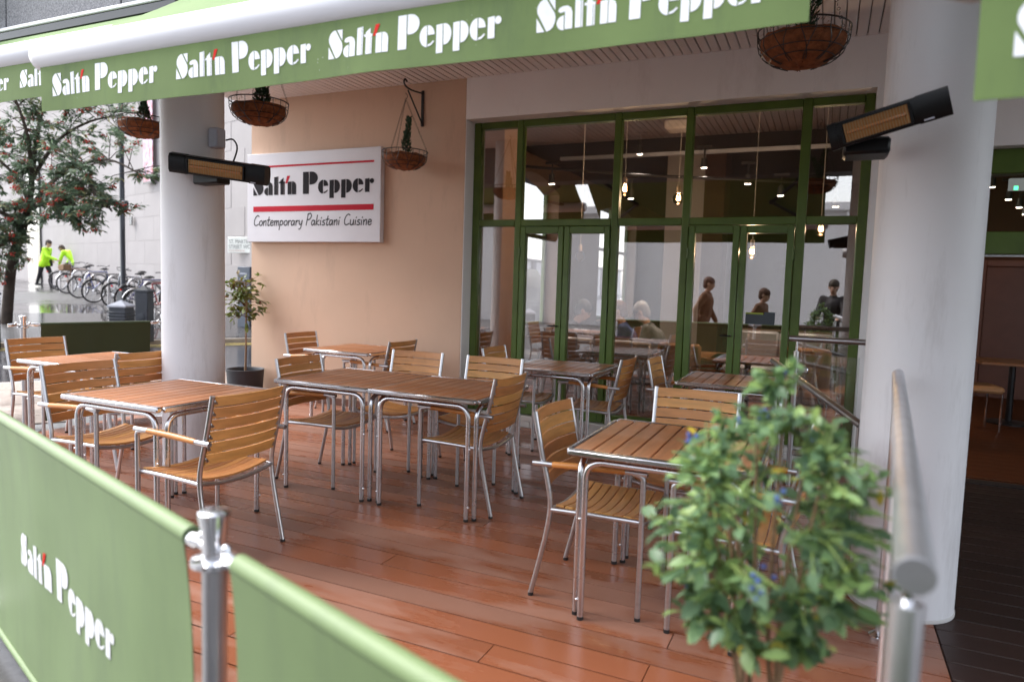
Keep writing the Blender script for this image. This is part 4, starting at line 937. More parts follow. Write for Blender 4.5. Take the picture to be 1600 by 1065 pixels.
po = thing('gallery_poster', 'tall colourful poster hung high on the gallery wall behind the left column', 'poster', (0, 0, 0)); po.location = (-18.75, 14.60, 4.2); po.rotation_euler = (0, 0, atan2(wd.y, wd.x))
pm = bpy.data.materials.new('poster print'); pm.use_nodes = True; t_ = pm.node_tree; nn = noise(t_, 5, 3); rr = ramp(t_, nn.outputs['Fac'], .35, .65, (.5, .12, .12), (.55, .5, .65)); t_.links.new(rr.outputs[0], t_.nodes['Principled BSDF'].inputs['Base Color'])
MB().box(-.35, .35, -.02, .0, 0, 3.2, .004).build('panel', pm, po); MB().box(-.38, .38, -.03, .01, -.06, 0, .004).build('frame_bar', BLACKM, po)
pq = thing('wall_plaque', 'small black plaque on the gallery wall right of the lamp post', 'plaque', (0, 0, 0)); pq.location = (-20.15, 15.06, 2.95); pq.rotation_euler = po.rotation_euler
MB().box(-.11, .11, -.03, 0, 0, .28, .01).build('plate', BLACKM, pq)
for k in range(4): MB().box(-.085, .085, -.033, -.0305, .05 + k * .055, .062 + k * .055).build('text_line', PLAST, pq, False)
ss = thing('street_sign', "white street name sign reading St. Martin's Street WC2 between column and beige wall", 'street sign', (-13.52, 13.02, 2.03)); ss.rotation_euler = (0, 0, 0)
MB().box(-.33, .45, -.03, 0, 0, .40, .008).build('plate', M('enamel white', (.75, .77, .74), .4), ss)
textmesh("ST. MARTIN'S\nSTREET WC2", .135, M('grey sign ink', (.16, .17, .17), .5), ss, (-13.52 - .27, 13.02 - .033, 2.03 + .24), (1, 0, 0), (0, 0, 1))
textmesh("CITY OF WESTMINSTER", .05, M('pale red ink', (.5, .25, .22), .5), ss, (-13.52 - .27, 13.02 - .033, 2.03 + .04), (1, 0, 0), (0, 0, 1))
ns_ = thing('direction_totem', 'blue grey information totem behind the potted tree', 'sign', (-12.45, 12.2, ground_at(-12.45, 12.2)))
MB().box(-.19, .19, -.05, .05, 0, 1.42, .01).build('slab', M('blue grey totem', (.10, .12, .16), .4), ns_)
for k in range(3): MB().box(-.11, .11, -.056, -.051, 1.24 - k * .14, 1.275 - k * .14).build('text_line', PLAST, ns_, False)
# pale building seen through the restaurant's side windows
sb = thing('boundary_wall', 'pale boundary wall seen through the arched side windows of the restaurant', 'wall', (-16, 30, 0))
MB().box(-2, 2, -14, 20, -.4, 2.7).build('wall', M('bright pale render', (.82, .81, .80), .8, 0, .03, 1), sb, False)
MB().box(-2.1, 2.1, -14.1, 20.1, 2.7, 2.82, .02).build('coping', STONE, sb)
for j in range(8): MB().box(1.99, 2.08, -13 + j * 4, -12.5 + j * 4, -.3, 2.69, .01).build('pier', STONE, sb)
# building across the street, mirrored in the restaurant glass
ob = thing('opposite_building', 'pale building across the street mirrored in the restaurant glass', 'building', (0, -13, 0))
PALEO = M('white stucco', (.9, .88, .88), .8, 0, .03, 1)
MB().box(-32, 30, -6, 0, -.5, 4.6).build('wall', PALEO, ob, False)
for k in range(16): MB().box(-30 + k * 3.8, -29.55 + k * 3.8, 0, .18, -.4, 4.3, .01).build('pilaster', PALEO, ob)
MB().box(-32, 30, 0, .3, 4.3, 4.59, .02).build('cornice', PALEO, ob)
# dark van seen through the left side window
vn = thing('parked_van', 'dark blue parked van seen through the arched side window', 'van', (-8.3, 17.0, -.05), radians(95))
VB = M('dark blue paint', (.02, .03, .06), .25, 0, .1, coat=.5)
MB().prism([(-2.3, .35), (2.2, .35), (2.3, .8), (1.9, 1.1), (1.45, 1.75), (1.0, 1.95), (-2.2, 1.95), (-2.32, 1.2)], lambda x, z, h: (x, -.9 + h, z), 1.8).build('body', VB, vn)
for s in (-1, 1):
    for x0, x1 in ((-2.0, -.5), (-.4, .95)): MB().box(x0, x1, s * .905 - .01, s * .905 + .01, 1.15, 1.75, .005).build('side_window', PANES, vn)
    for x in (-1.5, 1.45): wq = MB().ring((x, s * .82, .34), .25, .09, 'y', 24, 8).build('wheel', RUBBER, vn); MB().tube([(x, s * .78, .34), (x, s * .9, .34)], .18, 16).build('hub', ALU2, wq)
    MB().box(2.2, 2.3, s * .62 - .15, s * .62 + .15, .75, .92, .02).build('headlight', PLAST, vn)
# lamp post
lp = thing('lamp_post', 'tall dark grey lamp post in front of the bicycles', 'lamp post', (-15.75, 11.53, ground_at(-15.75, 11.53)))
LPM = M('dark grey post paint', (.045, .05, .062), .45, 0, .15)
MB().lathe([(.14, 0), (.14, .12), (.12, .16), (.10, .55), (.085, .60), (.06, .66), (.057, 3), (.05, 7.5)], 20).build('shaft', LPM, lp)
MB().box(-.11, .11, -.11, .11, 0, .52, .015).build('base_box', LPM, lp); MB().box(.03, .17, -.06, .06, 2.45, 2.7, .02).build('control_box', LPM, lp)
MB().tube([(.05, 0, 2.0), (.05, 0, 3.0)], .03, 8).build('conduit', LPM, lp); MB().tube([(0, 0, 7.4), (-.5, 0, 7.7), (-1.2, 0, 7.7)], .04, 8).build('arm', LPM, lp); MB().box(-1.6, -1.0, -.12, .12, 7.62, 7.74, .03).build('lantern', PLAST, lp)
# bollards
def bollard(x, y, z, w_, h, ribbed, label, dark=None):
    b = thing('bollard', label, 'bollard', (x, y, z), IA, 'bollards along the street'); mt = dark or LPM
    MB().box(-w_ / 2, w_ / 2, -w_ / 2, w_ / 2, 0, h - .13, .012).build('shaft', mt, b)
    cp = MB().add([(-w_ * .56, -w_ * .56, h - .13), (w_ * .56, -w_ * .56, h - .13), (w_ * .56, w_ * .56, h - .13), (-w_ * .56, w_ * .56, h - .13), (-w_ * .56, -w_ * .56, h - .10), (w_ * .56, -w_ * .56, h - .10), (w_ * .56, w_ * .56, h - .10), (-w_ * .56, w_ * .56, h - .10), (0, 0, h)],
                  [(3, 2, 1, 0), (0, 1, 5, 4), (1, 2, 6, 5), (2, 3, 7, 6), (3, 0, 4, 7), (4, 5, 8), (5, 6, 8), (6, 7, 8), (7, 4, 8)]).build('pyramid_cap', M('pale cap', (.42, .43, .48), .45) if ribbed else mt, b, False)
    if ribbed:
        me = MB().box(-w_ * .56, w_ * .56, -w_ * .56, w_ * .56, 0, .028, .006).mesh('rib', LPM)
        for k in range(int((h - .2) / .055)): put('rib', me, b, (0, 0, .06 + k * .055))
    else:
        MB().lathe([(.07, 0), (.07, .012), (.05, .016)], 20).xf(Matrix.Rotation(pi / 2, 4, 'X')).build('emblem', mt, b).location = (0, -w_ / 2, h * .45)
        for k in range(3): MB().box(-w_ * .52, w_ * .52, -w_ * .52, w_ * .52, h - .20 - k * .05, h - .185 - k * .05).build('band', mt, b, False)
    return b
def gbol(x, y): return ground_at(x, y)
bollard(-11.60, 8.45, .06, .30, .90, True, 'ribbed bollard with pale pyramid cap in front of the lamp post')
bollard(-12.22, 9.39, .10, .25, 1.12, False, 'dark square bollard with round emblem beside the left column')
bollard(-13.52, 7.33, .02, .22, 1.10, False, 'dark bollard cut by the left edge of the picture')
bollard(-6.3, 14.8, -.05, .28, .98, True, 'ribbed bollard seen through the arched side window')
# bicycles
def bicycle(label, x, y, rz, col, lean=.06, basket_=False):
    z = ground_at(x, y); b = thing('bicycle', label, 'bicycle', (x, y, z), rz, 'bicycles parked along the gallery wall'); b.rotation_euler = (lean, 0, rz)
    fm = M('bike paint %.2f %.2f' % (col[0], col[2]), col, .3, 0, .1, 5, coat=.4); R = .335
    for wx in (-.52, .52):
        w_ = MB().ring((wx, 0, R), R - .018, .019, 'y', 30, 6).build('wheel', RUBBER, b); MB().ring((wx, 0, R), R - .045, .011, 'y', 30, 5).build('rim', ALU, w_)
        sp = MB()
        for k in range(14): a = 2 * pi * k / 14; sp.tube([(wx + .02 * cos(a + 1), .02 * (-1) ** k, R + .02 * sin(a + 1)), (wx + (R - .05) * cos(a), 0, R + (R - .05) * sin(a))], .0028, 4)
        tag(sp.build('spokes', ALU, w_), None, kind='stuff'); MB().tube([(wx, -.05, R), (wx, .05, R)], .022, 8).build('hub', ALU2, w_)
        MB().tube([(wx + (R + .025) * cos(a), 0, R + (R + .025) * sin(a)) for a in [radians(q) for q in range(40 if wx < 0 else 20, 175, 15)]], .02, 6, flat=.4).build('mudguard', BLACKP if col[0] < .3 else ALU, b)
    bb = (-.06, 0, .30); seat = (-.20, 0, .80); hd = (.36, 0, .82); hb = (.40, 0, .66)
    mb = MB(); mb.tube([bb, seat], .017, 8); mb.tube([seat, hd], .017, 8); mb.tube([bb, hb], .02, 8); mb.tube([hd, hb], .02, 8); 
    for s in (-.05, .05): mb.tube([(-.52, s, R), (bb[0], s * .6, bb[2])], .011, 6); mb.tube([(-.52, s, R), (seat[0] + .02, s * .4, seat[2] - .08)], .010, 6); mb.tube([(hb[0], s * .8, hb[2]), (.52, s, R)], .013, 6)
    mb.build('frame', fm, b)
    MB().tube([seat, (-.235, 0, .93)], .014, 8).build('seat_post', ALU, b)
    MB().lathe([(.02, 0), (.085, .008), (.09, .03), (.05, .06)], 14).xf(Matrix.Translation((-.25, 0, .92)) @ Matrix.Diagonal((1.35, .85, 1, 1))).build('saddle', BLACKP, b)
    MB().tube([hd, (.335, 0, .95)], .015, 8).build('stem', ALU, b)
    MB().tube(spline([(.24, -.29, .99), (.34, -.18, 1.0), (.36, 0, .97), (.34, .18, 1.0), (.24, .29, .99)]), .013, 8).build('handlebar', BLACKM, b)
    MB().ring((-.06, .05, .30), .09, .008, 'y', 18, 5).build('chainring', BLACKM, b)
    for s, dx in ((.1, .14), (-.1, -.14)): MB().box(-.06 + dx - .045, -.06 + dx + .045, s - .04, s + .04, .29 - dx * .4, .315 - dx * .4, .004).build('pedal', BLACKP, b)
    MB().box(-.9, -.87, -.03, .03, .62, .66, .005).build('rear_light', RED, b)
    if basket_: MB().box(.42, .68, -.16, .16, .75, .95, .02).build('front_basket', TWIG, b)
    return b
def at_px(x, y, d): v = FW * d + RT * ((x - 800) / FPX * d) - UP * ((y - 532.5) / FPX * d) ; return Vector((v.x, v.y, EYE + v.z))
BK = [(117, 449, 24.6, (.05, .05, .06), 'black bicycle next to the hi-vis workers, first of the row'),
      (131, 453, 23.0, (.35, .2, .14), 'rust brown bicycle, second from the hi-vis workers'),
      (150, 459, 21.2, (.03, .06, .3), 'blue and silver bicycle with pale rear rack, third of the row'),
      (176, 468, 19.7, (.06, .06, .06), 'black bicycle just left of the lamp post'),
      (207, 474, 18.4, (.25, .26, .3), 'silver bicycle between the lamp post and the square bollard'),
      (236, 481, 17.2, (.06, .06, .2), 'dark blue bicycle beside the left column'),
      (252, 485, 16.6, (.45, .1, .1), 'red bicycle mostly hidden by the left column')]
for i, (px_, py_, d_, col, lab) in enumerate(BK):
    q = at_px(px_, py_, d_); bicycle(lab, q.x, q.y, IA + radians(random.uniform(48, 64)) + (pi if i % 3 == 1 else 0), col, random.uniform(-.07, .07), i == 1)
for i, (px_, d_) in enumerate(((112, 23.6), (132, 22.0), (153, 20.6), (190, 18.9), (222, 17.7), (246, 16.9))):
    q = at_px(px_, 470, d_); b = thing('bike_stand', 'steel hoop bike stand, number %s in the row from the hi-vis workers' % ('one two three four five six'.split()[i]), 'bike stand', (q.x, q.y, ground_at(q.x, q.y)), IA + radians(60), 'steel hoop stands among the bicycles')
    b['label'] = 'steel hoop bike stand, %s from the hi-vis workers' % ('first second third fourth fifth sixth'.split()[i])
    MB().tube(fillet([(-.36, 0, 0), (-.36, 0, .8), (.36, 0, .8), (.36, 0, 0)], .22, 8), .025, 10).build('hoop', STEEL, b)
    for s in (-.36, .36): MB().lathe([(.06, 0), (.06, .008), (.03, .012)], 14, (s, 0, 0)).build('flange', STEEL, b)

# ================================================================== PLANTS
def leafpoly(L, W, k=5, fold=.15, curl=.2):
    vs = []; fs = []
    for i in range(k + 1):
        t = i / k; w_ = W * sin(pi * min(1, t * .93 + .04)) ** .8 * (1 - .25 * t); z = -curl * L * t * t
        vs += [(L * t, -w_, z + fold * w_), (L * t, 0, z), (L * t, w_, z + fold * w_)]
    for i in range(k): b = i * 3; fs += [(b, b + 3, b + 4, b + 1), (b + 1, b + 4, b + 5, b + 2)]
    return vs, fs
def crown_mesh(name, mat, leaves, lv, lf):
    """leaves: list of (pos, Matrix3, scale, tone)"""
    vs = []; fs = []; tone = []
    for pos, mt, sc, tn in leaves:
        o = len(vs)
        for v in lv: q = mt @ (Vector(v) * sc); vs.append((pos[0] + q.x, pos[1] + q.y, pos[2] + q.z)); tone.append(tn)
        fs += [tuple(i + o for i in f) for f in lf]
    me = bpy.data.meshes.new(name); me.from_pydata(vs, [], fs); a = me.attributes.new('tone', 'FLOAT', 'POINT'); a.data.foreach_set('value', tone)
    me.polygons.foreach_set('use_smooth', [True] * len(me.polygons)); me.materials.append(mat); me.update(); return me
def rotm(d, roll):
    d = Vector(d).normalized(); q = d.to_track_quat('X', 'Z').to_matrix(); return q @ Matrix.Rotation(roll, 3, 'X')
# rowan tree
rng = random.Random(11)
tx, ty = -15.35, 8.62; tz = ground_at(tx, ty)
tree = thing('rowan_tree', 'rowan tree with red berries leaning over the street at the left', 'tree', (tx, ty, tz))
def tp(px_, py_, d_): return at_px(px_, py_, d_) - Vector((tx, ty, tz))
T0 = Vector((0, 0, -.05)); trunk = [T0, tp(18, 415, 14.1), tp(33, 365, 14.0), tp(44, 325, 13.9), tp(48, 300, 13.8), tp(55, 230, 13.8), tp(70, 150, 13.8)]
MB().tube(spline(trunk, 4), [.105 - .075 * i / 24 for i in range(25)], 12).build('trunk', BARK, tree)
limbs = [[tp(44, 330, 13.9), tp(75, 290, 13.6), tp(120, 260, 13.3), tp(170, 250, 13.0), tp(215, 270, 12.8)], [tp(45, 315, 13.9), tp(20, 270, 13.8), tp(-40, 220, 13.9)],
         [tp(50, 280, 13.8), tp(90, 220, 14.2), tp(140, 190, 14.4), tp(190, 180, 14.6)], [tp(34, 360, 14), tp(10, 335, 13.6), tp(-50, 320, 13.4)], [tp(50, 270, 13.8), tp(40, 200, 13.2), tp(10, 120, 13)],
         [tp(46, 325, 13.9), tp(90, 315, 13.4), tp(112, 330, 13.2), tp(118, 342, 13.1)], [tp(120, 260, 13.3), tp(150, 300, 13), tp(175, 330, 12.9)], [tp(70, 150, 13.8), tp(110, 120, 13.8), tp(150, 100, 13.8)],
         [tp(34, 362, 14), tp(5, 380, 13.6), tp(-30, 400, 13.5)]]
lv, lf = leafpoly(1, .19, 2, .2, .2); leaves = []; berries = MB()
for k, lb in enumerate(limbs):
    pts = spline(lb, 5); lm = MB().tube(pts, [.038 * (1 - .8 * i / len(pts)) + .006 for i in range(len(pts))], 7).build('limb', BARK, tree); tw = MB()
    for q in range(38):
        p = pts[int(len(pts) * (.25 + .75 * rng.random())) - 1]; d = Vector((rng.gauss(0, 1), rng.gauss(0, 1), rng.gauss(.05, .7))).normalized() * rng.uniform(.3, .85)
        e = p + d; rel = e + Vector((tx, ty, tz - EYE)); px_ = 800 + FPX * rel.dot(RT) / rel.dot(FW); py_ = 532.5 - FPX * rel.dot(UP) / rel.dot(FW)
        if (50 < px_ < 108 and py_ > 345) or (px_ >= 108 and py_ > 362 - max(0, px_ - 150) * .6): d = d * .35 + Vector((0, 0, .12)); e = p + d
        tw.tube([p, p + d * .5 + Vector((0, 0, .04)), e], [.010, .007, .003], 5)
        for c_ in range(rng.randint(7, 10)):
            o = p.lerp(e, rng.uniform(.35, 1.05)); dr = (d.normalized() + Vector((rng.gauss(0, .8), rng.gauss(0, .8), rng.gauss(-.1, .6)))).normalized(); tn = rng.random() * .25 + rng.random() * .6
            side = dr.cross(Vector((0, 0, 1))).normalized()
            for li in range(7):      # pinnate leaf of leaflets
                st = o + dr * (.04 + .028 * (li // 2)); sg_ = 1 if li % 2 else -1; dl = (dr * .5 + side * sg_ * .9 + Vector((0, 0, -.25))).normalized() if li < 6 else dr
                leaves.append((st, rotm(dl, rng.uniform(-.5, .5)), rng.uniform(.08, .125), min(.999, tn + rng.uniform(-.05, .05))))
        if rng.random() < .55:
            c0 = e + Vector((rng.gauss(0, .05), rng.gauss(0, .05), -.03))
            for c_ in range(rng.randint(8, 14)): berries.ball(c0 + Vector((rng.gauss(0, .04), rng.gauss(0, .04), rng.gauss(0, .025))), .016, n=6, m_=4)
    tag(tw.build('twigs', BARK, lm), None, kind='stuff')
tag(put('crown', crown_mesh('crown', ROWLEAF, leaves, lv, lf), tree), 'green leaflets with gaps of pale wall showing', kind='stuff')
tag(berries.build('berries', BERRY, tree), 'clusters of red berries', kind='stuff')
# potted tree by the beige wall
rng = random.Random(5)
pt = thing('potted_tree', 'small tree in a dark round pot at the corner of the beige wall', 'potted plant', (-6.24, 6.12, 0))
MB().lathe([(.17, 0), (.19, .02), (.212, .34), (.217, .36), (.205, .362), (.195, .35), (.19, .30)], 36).build('pot', POT, pt)
MB().lathe([(.001, .315), (.193, .312), (.193, .30)], 24).build('soil', SOIL, pt)
stem = [(0, 0, .3), (.01, .0, .6), (0, .01, .9), (.02, 0, 1.15), (.0, 0, 1.35)]; MB().tube(spline(stem), [.013 - .0003 * i for i in range(21)], 8).build('stem', TWIG, pt)
lv, lf = leafpoly(1, .34, 3, .2, .25); leaves = []; tw = MB()
for k in range(64):
    z = rng.uniform(.93, 1.38); p = Vector((.01, 0, z)); d = Vector((rng.gauss(0, 1), rng.gauss(0, 1), rng.gauss(.25, .4))).normalized() * rng.uniform(.10, .24) * (1.25 - abs(z - 1.15)); tw.tube([p, p + d * .5 + Vector((0, 0, .01)), p + d], [.004, .003, .0015], 5)
    for c_ in range(7):
        o = p + d * rng.uniform(.3, 1.05); leaves.append((o, rotm((d.normalized() + Vector((rng.gauss(0, .7), rng.gauss(0, .7), rng.gauss(-.25, .5)))), rng.uniform(-.8, .8)), rng.uniform(.045, .078), rng.random() * .9))
tag(tw.build('twigs', TWIG, pt), None, kind='stuff'); tag(put('foliage', crown_mesh('foliage', POTLEAF, leaves, lv, lf), pt), None, kind='stuff')
# leafy shrub in the foreground
rng = random.Random(23); SHX, SHY = -.075, 1.36
sh = thing('leafy_shrub', 'leafy green shrub with blue berries in the right foreground', 'potted plant', (SHX, SHY, 0))
MB().lathe([(.15, 0), (.17, .02), (.19, .34), (.195, .36), (.18, .362), (.17, .30)], 32).build('pot', POT, sh); MB().lathe([(.001, .315), (.175, .31), (.175, .30)], 24).build('soil', SOIL, sh)
stems = []
for k in range(9):
    a = rng.random() * 2 * pi; sp = .045 + .13 * rng.random(); top = rng.uniform(.95, 1.22)
    if k == 0: a, sp, top = .6, .02, 1.32
    pts = spline([(.02 * cos(a), .02 * sin(a), .3), (.03 * cos(a), .03 * sin(a), .62), (sp * .55 * cos(a), sp * .55 * sin(a), .85), (sp * cos(a), sp * sin(a), top)], 6); stems.append(pts)
    MB().tube(pts, [.0075 * (1 - .75 * i / len(pts)) for i in range(len(pts))], 7).build('stem', TWIG, sh)
lv, lf = leafpoly(1, .34, 4, .25, .22); variants = []; tips = []
for q in range(6):
    cv = [(x, y * (.8 + .08 * q), z - (.12 * q - .25) * x * x * .5 + .06 * sin(6 * x + q) * abs(y)) for x, y, z in lv]; variants.append(crown_mesh('leaf', SHRUBLEAF, [((0, 0, 0), Matrix.Identity(3), 1, 0.)], cv, lf))
spots = []; side = MB()
def shape_r(z):       # crown half-width by height
    P = [(.74, .05), (.80, .12), (.87, .19), (.94, .235), (1.03, .25), (1.11, .225), (1.17, .175), (1.22, .11), (1.28, .055), (1.345, .02)]
    for (a, ra), (b, rb_) in zip(P, P[1:]):
        if z <= b: return ra + (rb_ - ra) * max(0, (z - a)) / (b - a)
    return .02
for k in range(340):
    z = rng.uniform(.77, 1.34) if k < 60 else rng.uniform(.80, 1.24); R = shape_r(z); a = rng.random() * 2 * pi; rr_ = R * sqrt(rng.uniform(.12, 1)); e = Vector((rr_ * cos(a), rr_ * sin(a), z))
    st = min((p for s_ in stems for p in s_ if p.z < z + .01), key=lambda p: (p - e).length + .3 * max(0, p.z - z + .03)); side.tube([st, st.lerp(e, .5) + Vector((0, 0, .012)), e], [.0028, .0022, .0014], 5)
    d = (e - st).normalized(); n_ = rng.randint(4, 6)
    tips.append(e)
    for c_ in range(n_): spots.append((st.lerp(e, rng.uniform(.35, 1.0)), d, rng))
tag(side.build('side_shoots', M('green shoot', (.14, .2, .05), .6, 0, .3, 20), sh), None, kind='stuff')
rng.shuffle(spots); extra = []
for i, (o, d, _) in enumerate(spots):
    dr = (d * .7 + Vector((rng.gauss(0, .75), rng.gauss(0, .75), rng.gauss(-.1, .45)))).normalized(); rm = rotm(dr, rng.uniform(-.7, .7)); sc = rng.uniform(.019, .043) * (1.1 if o.z < 1.05 else .85)
    if i < 300:
        l = put('leaf', rng.choice(variants), sh, o); mm = rm.to_4x4(); l.rotation_euler = mm.to_euler(); l.scale = (sc,) * 3
    else: extra.append((o, rm, sc, rng.random() * .93))
tag(put('small_leaves', crown_mesh('small_leaves', SHRUBLEAF, extra, lv, lf), sh), None, kind='stuff')
bm_ = MB()
for k in range(14):
    c0 = rng.choice(tips)
    for q in range(rng.randint(3, 6)): bm_.ball(c0 + Vector((rng.gauss(0, .008), rng.gauss(0, .008), rng.gauss(0, .008))), .0042, n=6, m_=5)
tag(bm_.build('berries', BLUEB, sh), 'clusters of small blue berries', kind='stuff')

# ================================================================== RESTAURANT INTERIOR
pr = thing('interior_pier', 'tan pier just inside the left end of the green window', 'pillar', (-3.5, 7.2, 0)); MB().box(-3.72, -3.36, 7.05, 7.5, -.15, 3.61, .01).build('shaft', TANW, pr, world=True)
pr = thing('interior_pillar', 'pale grey and brown pillar inside behind the glazed doors', 'pillar', (-2, 11.4, 0)); MB().box(-2.45, -1.86, 11.2, 11.21, -.15, 3.61).build('pale_face', PALEI, pr, False, True); MB().box(-2.45, -1.55, 11.212, 11.8, -.15, 3.61).build('shaft', BROWN, pr, False, True)
def bench(label, x0, x1, y, flip, h=.86):
    h -= .12; b = thing('bench_seat', label, 'bench', ((x0 + x1) / 2, y, -.008), 0, 'grey leather booth benches'); L = x1 - x0; LE = M('grey leather', (.20, .19, .195), .35, 0, .1, 6, .1, 60); s = -1 if flip else 1; n = max(1, int(L / .6))
    for k in range(n):
        a = -L / 2 + L * k / n; c = a + L / n
        MB().box(a + .003, c - .003, -.06, .06, .42, h + .1, .03).build('back_pad', LE, b); MB().box(a + .003, c - .003, min(s * .06, s * .55), max(s * .06, s * .55), .36, .48, .03).build('seat_pad', LE, b)
    MB().box(-L / 2, L / 2, min(0, s * .5), max(0, s * .5), 0, .36, .01).build('plinth', M('dark wood', (.05, .022, .012), .4), b)
    MB().tube([(-L / 2, 0, h + .105), (L / 2, 0, h + .105)], .02, 8).build('top_trim', M('dark wood', (.05, .022, .012)), b)
bench('grey leather bench nearest the left glazed doors with diners behind it', -3.3, -1.85, 8.1, False)
bench('grey leather bench against the left inside wall under the arched windows', -4.4, -2.6, 9.9, True)
bench('grey leather bench behind the right glazed doors', -1.25, .1, 10.2, True, .95)
def intable(label, x, y):
    t = thing('dining_table', label, 'table', (x, y, -.008), 0, 'indoor dining tables'); DW = M('dining wood', (.30, .13, .05), .35, 0, .15, 5)
    MB().box(-.38, .38, -.38, .38, .71, .745, .006).build('top', DW, t); MB().tube([(0, 0, .02), (0, 0, .71)], .035, 12).build('pedestal', BLACKM, t); MB().lathe([(.24, 0), (.24, .015), (.05, .03)], 20).build('base', BLACKM, t); return t
for x, y, lab in ((-2.74, 8.62, 'indoor wooden table between the seated diners'), (-1.35, 8.0, 'indoor wooden table just inside the left glazed doors'), (-.75, 7.9, 'indoor wooden table inside the right glazed doors'), (.0, 8.4, 'indoor wooden table inside behind the balustrade'), (2.05, 9.9, 'indoor wooden table seen through the entrance')): intable(lab, x, y)
def wineglass(x, y, z, lab):
    g = thing('wine_glass', lab, 'glass', (x, y, z), 0, 'glasses on the indoor tables'); MB().lathe([(.032, 0), (.03, .003), (.004, .008), (.004, .085), (.02, .10), (.036, .13), (.034, .18), (.030, .20)], 18).build('glass', CLEAR, g); MB().lathe([(.018, .102), (.033, .13), (.033, .14)], 14).build('water', CLEAR, g)
wineglass(-1.45, 7.85, .738, 'wine glass on the indoor table behind the left doors'); wineglass(-.85, 7.75, .738, 'wine glass on the indoor table behind the right doors'); wineglass(.05, 8.25, .738, 'wine glass on the indoor table behind the balustrade')
def inchair(label, x, y, rz):
    c = thing('dining_chair', label, 'chair', (x, y, -.008), rz, 'upholstered indoor dining chairs'); UP_ = M('tan upholstery', (.50, .26, .12), .6, 0, .1, 6)
    MB().box(-.22, .22, -.23, .23, .42, .50, .03).build('seat', UP_, c); MB().box(-.26, -.19, -.22, .22, .5, .92, .03).build('backrest', UP_, c)
    for sx in (-.2, .2):
        for sy in (-.2, .2): MB().tube([(sx, sy, 0), (sx, sy, .42)], .013, 8).build('leg', CHROME, c)
for x, y, a, lab in ((-.15, 7.75, 90, 'tan dining chair inside, left of the balustrade post'), (.35, 7.95, 180, 'tan dining chair inside behind the balustrade glass'), (-1.35, 7.35, 90, 'tan dining chair just inside the left glazed doors'), (1.60, 9.35, 10, 'tan dining chair seen through the entrance at right'), (2.45, 9.8, 180, 'tan dining chair at the right edge inside the entrance')): inchair(lab, x, y, radians(a))
def pendant(label, x, y, z, lit=True):
    p = thing('pendant_lamp', label, 'lamp', (x, y, z), 0, 'bare bulb pendant lamps'); WC = M('white flex', (.6, .57, .55), .6)
    MB().tube([(0, 0, .13), (0, 0, 3.60 - z)], .004, 6).build('flex', WC, p); MB().lathe([(.02, .06), (.022, .07), (.022, .12), (.014, .135)], 14).build('lamp_holder', M('bulb holder', (.55, .42, .33), .5), p)
    MB().lathe([(.004, -.062), (.03, -.055), (.052, -.032), (.06, 0), (.052, .03), (.03, .055), (.02, .065)], 20).build('bulb', BULB, p)
    if not lit: return
    MB().tube(spline([(-.012, 0, .04), (-.018, 0, .0), (-.006, .006, -.012), (.006, -.006, .0), (.018, 0, -.012), (.012, 0, .04)]), .0042, 6).build('filament', FIL, p)
    ld = bpy.data.lights.new('bulb_light', 'POINT'); ld.energy = 12; ld.color = (1, .72, .45); ld.shadow_soft_size = .012; lo = bpy.data.objects.new('bulb_light', ld); COL.objects.link(lo); lo.parent = p; lo.location = (0, 0, .0)
pendant('lit bare bulb in the upper middle pane above the left glazed doors', -2.03, 7.25, 2.49)
pendant('lit bare bulb left of the right glazed doors in the upper pane', -1.5, 7.45, 2.41)
pendant('lit bare bulb hanging lowest, seen in the right glazed door', -.74, 7.55, 1.86)
pendant('lit bare bulb in the rightmost lower pane', -.11, 7.9, 2.12)
pendant('unlit bare bulb on a long flex behind the left glazed doors', -2.62, 7.6, 1.80, False)
def spot(label, x, y, z):
    s = thing('track_spotlight', label, 'spotlight', (x, y, z), 0, 'black track spotlights on the ceiling'); a = MB().tube([(0, 0, 0), (.0, -.02, .12)], [.045, .035], 14).build('head', BLACKM, s); MB().tube([(0, -.0, .1), (0, 0, .25)], .012, 8).build('stalk', BLACKM, s)
    MB().tube([(0, .0, -.008), (0, 0, -.002)], .036, 14).build('lens', SPOT, s)
    MB().box(-.09, .09, -.02, .02, .25, .28).build('track_adapter', BLACKM, s)
    if y < 10.5:
        ld = bpy.data.lights.new('spot_light', 'SPOT'); ld.energy = 32; ld.color = (1, .84, .66); ld.spot_size = radians(80); ld.spot_blend = .6; ld.shadow_soft_size = .04; lo = bpy.data.objects.new('spot_light', ld); COL.objects.link(lo); lo.parent = s; lo.location = (0, 0, -.02)
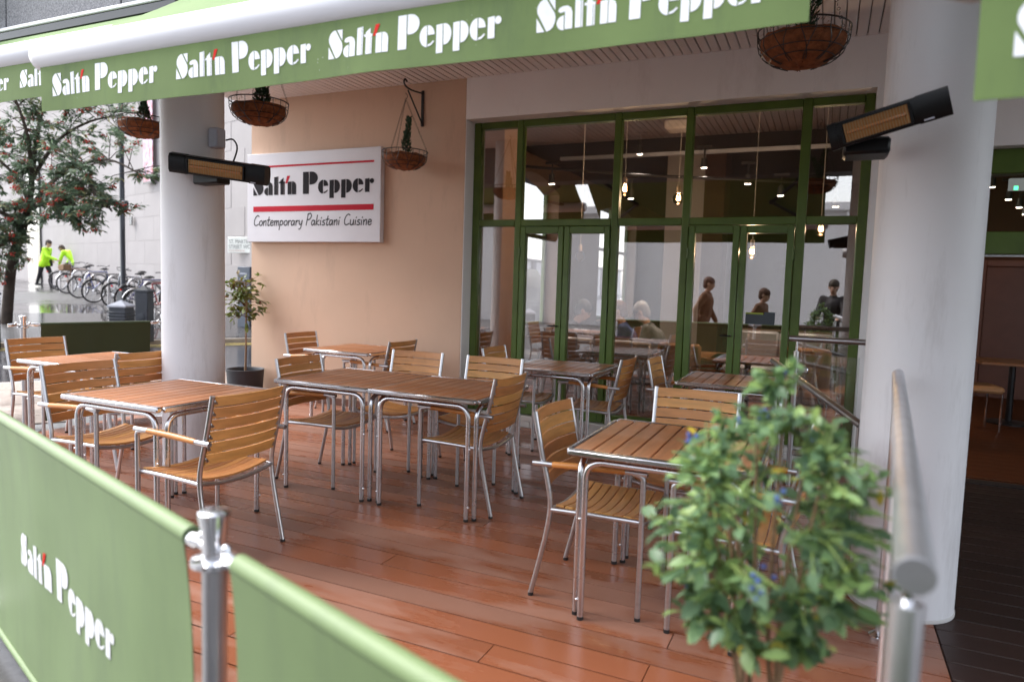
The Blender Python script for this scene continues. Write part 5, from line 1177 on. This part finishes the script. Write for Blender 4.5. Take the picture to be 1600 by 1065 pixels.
for x, y, z, lab in ((-3.36, 8.51, 2.78, 'black spotlight seen in front of the first arched window'), (-2.41, 8.92, 2.62, 'black spotlight seen in front of the second arched window'), (-1.57, 9.34, 3.05, 'black spotlight in the wide upper pane, left one'), (-1.04, 9.57, 2.86, 'black spotlight in the wide upper pane, middle one'), (-.64, 9.73, 2.72, 'black spotlight in the wide upper pane, right one'), (.02, 10.02, 2.6, 'black spotlight in the rightmost upper pane'), (-2.34, 9.01, 3.2, 'black spotlight high in the third upper pane')): spot(lab, x, y, z)
for x, y, z, lab in ((1.96, 11.5, 3.0, 'lit spotlight in the entrance fanlight, first from the column'), (2.18, 11.6, 2.84, 'lit spotlight in the entrance fanlight, second from the column'), (2.33, 11.7, 2.74, 'lit spotlight in the entrance fanlight, third from the column'), (2.42, 11.75, 2.65, 'lit spotlight in the entrance fanlight, fourth from the column')): spot(lab, x, y, z)
tr = thing('light_track', 'black lighting track crossing the ceiling behind the upper panes', 'light track', (-2, 9.2, 3.0)); MB().tube([(-4.3, 8.3, 3.05), (-2.41, 8.92, 2.92), (.4, 10.1, 2.87)], .02, 8).build('rail', BLACKM, tr, world=True)
du = thing('ceiling_duct', 'pale strip running across the dark ceiling behind the upper panes', 'duct', (-1.5, 10.2, 3.3)); MB().box(-3.6, .5, 9.4, 9.46, 3.24, 3.29, .005).build('strip', PLAST, du, world=True)
MB().box(-2.0, -1.7, 8.8, 9.1, 3.45, 3.58, .03).build('sensor', PALEI, du, world=True)
es_ = thing('exit_sign', 'small exit sign with green light above the entrance inside', 'exit sign', (1.95, 9.8, 2.78)); MB().box(-.12, .5, -.02, .02, -.06, .08, .004).build('panel', EXITW, es_); MB().box(-.07, -.03, -.03, -.021, -.055, -.01).build('green_light', EXITG, es_)
idr = thing('inner_door', 'brown inner door with a glass panel seen through the entrance', 'door', (2.55, 12.38, -.008)); MB().box(-.42, .42, -.03, .0, 0, 1.95, .006).build('leaf', M('brown door', (.14, .05, .03), .4), idr); MB().box(.18, .34, -.036, -.031, .95, 1.6).build('vision_panel', M('pale vision panel', (.4, .38, .25), .2), idr)
fr_ = MB().box(-.52, -.425, -.05, 0, 0, 2.05, .006).box(.425, .52, -.05, 0, 0, 2.05, .006).box(-.425, .425, -.05, 0, 1.955, 2.05, .006); fr_.build('door_frame', M('brown door frame', (.16, .06, .035), .4), idr)
